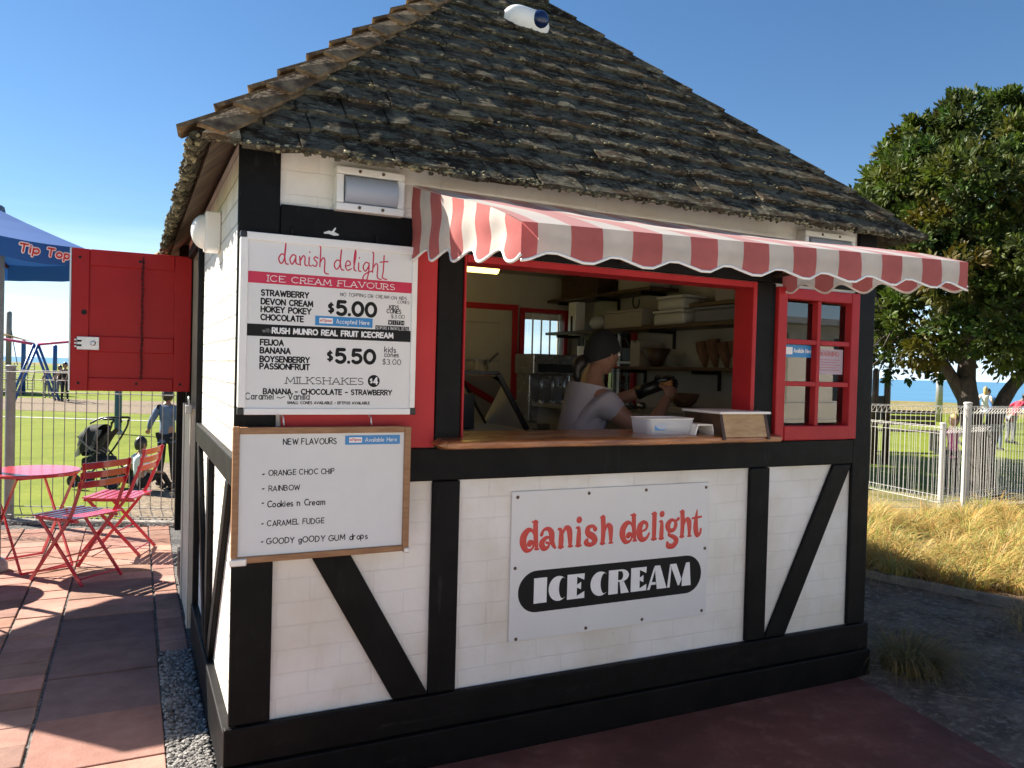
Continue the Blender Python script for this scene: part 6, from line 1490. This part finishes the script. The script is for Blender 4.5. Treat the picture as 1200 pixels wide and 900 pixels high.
for (x, y, r) in ((.24, -.23, .12), (.24, .23, .12), (-.24, -.16, .08), (-.24, .16, .08)):
    mb = MB(); M = Matrix.Translation(S(x, y, r)) @ B.to_4x4() @ Matrix.Rotation(PI/2, 4, 'X'); mb.lathe([(r*.8, -.022), (r, -.014), (r, .014), (r*.8, .022), (r*.75, 0)], n=20, M=M); mb.build('wheel', 'black_plastic', t, smooth=True)
p = gp(197, 9.65); person('child in a blue denim jacket and black trousers standing with back turned by the grass', loc=(p.x, p.y), h=1.16, face=(.35, .93), top='denim', legs='cloth_black', child=True, longsleeve=True, arms=((.14, .10, -.36), (-.17, .05, -.36)))
p = gp(166, 9.15); person('small dark haired child in a pale top sitting on the ground behind a red chair', loc=(p.x, p.y), h=1.0, face=(.80, .60), top='cloth_pale', legs='cloth_black', child=True, sit='floor', arms=((.05, .25, -.30), (-.05, .25, -.30)))
p = gp(139, 16.4); t = thing('blue_pole', 'blue playground pole standing in the grass below the red shutter door', 'pole', tuple(p))
mb = MB(); mb.lathe([(.07, -.02), (.07, 2.9), (.05, 2.94)], c=tuple(p), n=14); mb.build('pole', 'play_blue', t, smooth=True)
mb = MB(); mb.lathe([(.10, -.02), (.10, .03), (.075, .05)], c=tuple(p), n=14); mb.build('foot', 'galv', t)
def swing(label, pxa, pxb, d, h):
    a, b = gp(pxa, d), gp(pxb, d); t = thing('swing_set', label, 'swing', tuple((a+b)/2), 'playground swing sets')
    for p in (a, b):
        for sg in (-1, 1):
            mb = MB(); mb.tube([p+FH*.9*sg+RH*.25*sg, p+Vector((0, 0, h))], .045, 8); mb.build('leg', 'play_blue', t, smooth=True)
    mb = MB(); L_ = 12; mb.tube([a.lerp(b, i/L_)+Vector((0, 0, h+.22*math.sin(PI*i/L_))) for i in range(L_+1)], .05, 8); mb.build('top_bar', 'play_pink', t, smooth=True)
    for u in (.3, .62):
        c = a.lerp(b, u); mb = MB()
        for o in (-.18, .18): mb.tube([c+RH*o+Vector((0, 0, h+.2)), c+RH*o+Vector((0, 0, .5))], .012, 5)
        mb.build_each('chain', 'galv', t); mb = MB(); mb.box(-.22, .22, -.09, .09, .47, .5, M=Matrix.Translation(c) @ Matrix((RH, FH, Vector((0, 0, 1)))).transposed().to_4x4()); mb.build('seat', 'black_plastic', t)
    return t
swing('blue legged playground swing with a pink arched bar left of the red door', -110, 39, 27.5, 2.0)
swing('blue legged playground swing with a pink arched bar partly hidden behind the red door', 44, 240, 27.5, 2.0)
def pole(name, label, px, d, h, r, m, cat='pole', grp=None):
    p = gp(px, d); mb = MB(); mb.lathe([(r, -.02), (r*.95, h-.05), (r*.5, h)], c=tuple(p), n=12); o = mb.build(name, m, smooth=True, origin=tuple(p)); return tag(o, label, cat, grp)
pole('wooden_pole', 'tall grey timber pole with a sloping line beyond the playground swing', 9.5, 33, 3.45, .11, 'fence_grey')
pole('sail_pole', 'blue pole holding the tan shade sail beside the swing', 27, 33, 2.25, .09, 'play_blue')
pole('sail_pole', 'blue pole between the two visible swing chains near the red door', 64, 34, 2.1, .09, 'play_blue')
mb = MB(); A_, B_, C_, D_ = gp(-260, 32, 4.9), gp(42, 32.5, 2.15), gp(-60, 39, 3.0), gp(-300, 40, 4.6)
mb.grid(10, 10, lambda u, v: A_.lerp(B_, u).lerp(D_.lerp(C_, u), v)+Vector((0, 0, -.12*math.sin(PI*u)*math.sin(PI*v))))
tag(mb.build('shade_sail', 'sail_tan', smooth=True, origin=tuple(A_)), 'tan shade sail stretched over the playground at the left', 'shade sail')
mb = MB(); p, q = gp(9.5, 33, 3.3), gp(20, 33, 1.2); mb.tube([p, p.lerp(q, .5)+Vector((0, 0, -.1)), q], .02, 5); tag(mb.build('guy_rope', 'fence_grey', origin=tuple(p)), 'thin sloping line down from the tall timber pole', 'rope')
for px, d, h, tp, lg, lb in ((70, 29, 1.20, 'cloth_black', 'cloth_grey', 'distant child in dark clothes standing beside the playground swing'), (76, 28, 1.32, 'cloth_black', 'cloth_black', 'distant figure all in black standing left of the red door'), (55, 30, 1.05, 'cloth_grey', 'cloth_grey', 'distant small child in grey between the swing legs and the red door')):
    p = gp(px, d); person(lb, loc=(p.x, p.y), h=h, face=(.4, -.9), top=tp, legs=lg, child=True, detail=0, arms=((.2, .1, -.4), (-.2, .1, -.4)))
t = thing('playground_net', 'grey climbing net frame far behind the left swing', 'climbing frame', tuple(gp(15, 38)))
mb = MB(); n = 9
for i in range(n+1):
    a, b = gp(-30+70*i/n, 38), gp(-30+70*i/n, 38, 1.25); mb.tube([a, b], .018, 4); a, b = gp(-30, 38, 1.25*i/n), gp(40, 38, 1.25*i/n); mb.tube([a, b], .018, 4)
mb.build('net', 'fence_grey', t)

# ================================================================== BEYOND THE WHITE FENCE
p = gp(1119, 10.9); person('fair haired toddler in a pink top behind the corner post of the white fence', loc=(p.x, p.y), h=1.03, face=(-.3, -.95), top='cloth_pink', legs='cloth_black', hair='hair_blonde', skin='skin_light', child=True)
p = gp(1155, 24); person('long haired person in a white top beside the tree trunk', loc=(p.x, p.y), h=1.36, face=(.8, .5), top='cloth_white', legs='denim', hair='hair_blonde', skin='skin_light', long_hair=True, detail=0)
p = gp(1165, 24.3); person('person in a blue top leaning next to the long haired one', loc=(p.x, p.y), h=1.30, face=(-.8, .4), top='cloth_blue', legs='cloth_white', skin='skin_light', detail=0, lean=.3)
p = gp(1186, 20); person('person in a red jacket bending over at the right edge beyond the fence', loc=(p.x, p.y), h=1.25, face=(.9, -.2), top='cloth_redj', legs='cloth_grey', detail=0, longsleeve=True, lean=.75)
p = gp(1172, 18); person('child in a pale shirt walking on the sunny grass at the right', loc=(p.x, p.y), h=1.0, face=(.9, -.3), top='cloth_white', legs='denim', detail=0, child=True)
t = thing('marker_pole', 'pale banded metal pole standing against the sea left of the tree trunk', 'pole', tuple(gp(1101, 30)))
p = gp(1101, 30); mb = MB(); mb.lathe([(.13, -.02), (.12, 2.0), (.10, 2.02)], c=tuple(p), n=14); mb.build('pole', 'galv', t, smooth=True)
mb = MB()
for z in (1.55, 1.75, 1.92): mb.lathe([(.128, z), (.128, z+.07)], c=tuple(p), n=14)
mb.build_each('band', 'black_plastic', t)
for px, lb in ((1026, 'dark timber post nearest the kiosk corner beyond the white fence'), (1040, 'dark timber post with the canvas screen on its left beyond the white fence')):
    pole('timber_post', lb, px, 14.5, 1.75, .06, 'dark_wood', 'post', 'dark posts by the canvas screen')
mb = MB(); a, b = gp(1017, 14.6), gp(1038.5, 14.6); mb.bar(a+Vector((0, 0, 1.0)), b+Vector((0, 0, 1.02)), .02, .45); tag(mb.build('canvas_screen', 'cloth_grey', origin=tuple(a)), 'grey canvas screen between two dark posts beyond the white fence', 'screen')
t = thing('park_bench', 'dark park bench on the grass beyond the white fence', 'bench', tuple(gp(1062, 17)))
O = gp(1062, 17); B = Matrix.Translation(O) @ Matrix((RH, FH, Vector((0, 0, 1)))).transposed().to_4x4()
mb = MB(); 
for k in range(4): mb.box(-.8, .8, -.2+k*.11, -.11+k*.11, .43, .46, M=B)
mb.build('seat', 'dark_wood', t); mb = MB()
for k in range(3): mb.box(-.8, .8, .25, .28, .55+k*.12, .64+k*.12, M=B)
mb.build('backrest', 'dark_wood', t)
for x in (-.7, .7): mb = MB(); mb.box(x-.03, x+.03, -.2, .24, .0, .425, M=B); mb.build('leg', 'black_metal', t)
# beach trees seen through the back windows would stand in the open; the sea shows there instead

# ================================================================== ACROSS THE FORECOURT (unseen shop front added to bounce light on the kiosk, mirrored in the panes)
t = thing('added_building', 'unseen cream shop front added across the forecourt to bounce light, mirrored in the six pane window', 'added_building', (1.0, -11.2, 0))
mb = MB(); wallgrid(mb, lambda u, d, z: (u, d, z), -9, 23, 0, 2.8, [(11.2, 13.7, .9, 2.6), (15.2, 17.7, .9, 2.6), (18.6, 19.7, .05, 2.3), (-7.5, -5.0, .9, 2.6), (-3.5, -1.0, .9, 2.6), (.6, 1.7, .05, 2.3), (3.2, 5.7, .9, 2.6), (7.2, 9.7, .9, 2.6)], -11.0, -11.3); mb.build('wall', ['cream_wall', 'interior_white'], t)
mb = MB(); mb.box(-9.4, 23.4, -13.6, -10.6, 2.805, 2.95); mb.build('roof', 'galv', t)
for x0, x1 in ((-7.5, -5.0), (-3.5, -1.0), (3.2, 5.7), (7.2, 9.7), (11.2, 13.7), (15.2, 17.7)):
    mb = MB(); xm = (x0+x1)/2
    for b in ((x0, x0+.07, .9, 2.6), (x1-.07, x1, .9, 2.6), (x0+.071, x1-.071, .9, .97), (x0+.071, x1-.071, 2.53, 2.6), (xm-.03, xm+.03, .971, 2.529)): mb.box(b[0], b[1], -11.18, -11.1, b[2], b[3])
    w_ = mb.build('window', 'white_paint', t); mb = MB(); mb.box(x0+.07, x1-.07, -11.145, -11.14, .97, 2.53); mb.build('pane', 'dark_pane', w_)
mb = MB(); mb.box(.6, 1.7, -11.2, -11.15, .05, 2.3); mb.build('door', 'play_blue', t); mb = MB(); mb.box(18.6, 19.7, -11.2, -11.15, .05, 2.3); mb.build('door', 'play_blue', t)
t = thing('railing', 'white post and rail barrier along the forecourt, mirrored in the six pane window', 'railing', (2.0, -8.8, 0))
mb = MB()
for z in (.35, .7, 1.05): mb.tube([(-5, -8.8, z), (21, -8.8, z)], .022, 8)
mb.build_each('rail', 'fence_white', t)
mb = MB()
for k in range(14): mb.tube([(-5+2*k, -8.8, 0), (-5+2*k, -8.8, 1.1)], .03, 8)
mb.build_each('post', 'fence_white', t)
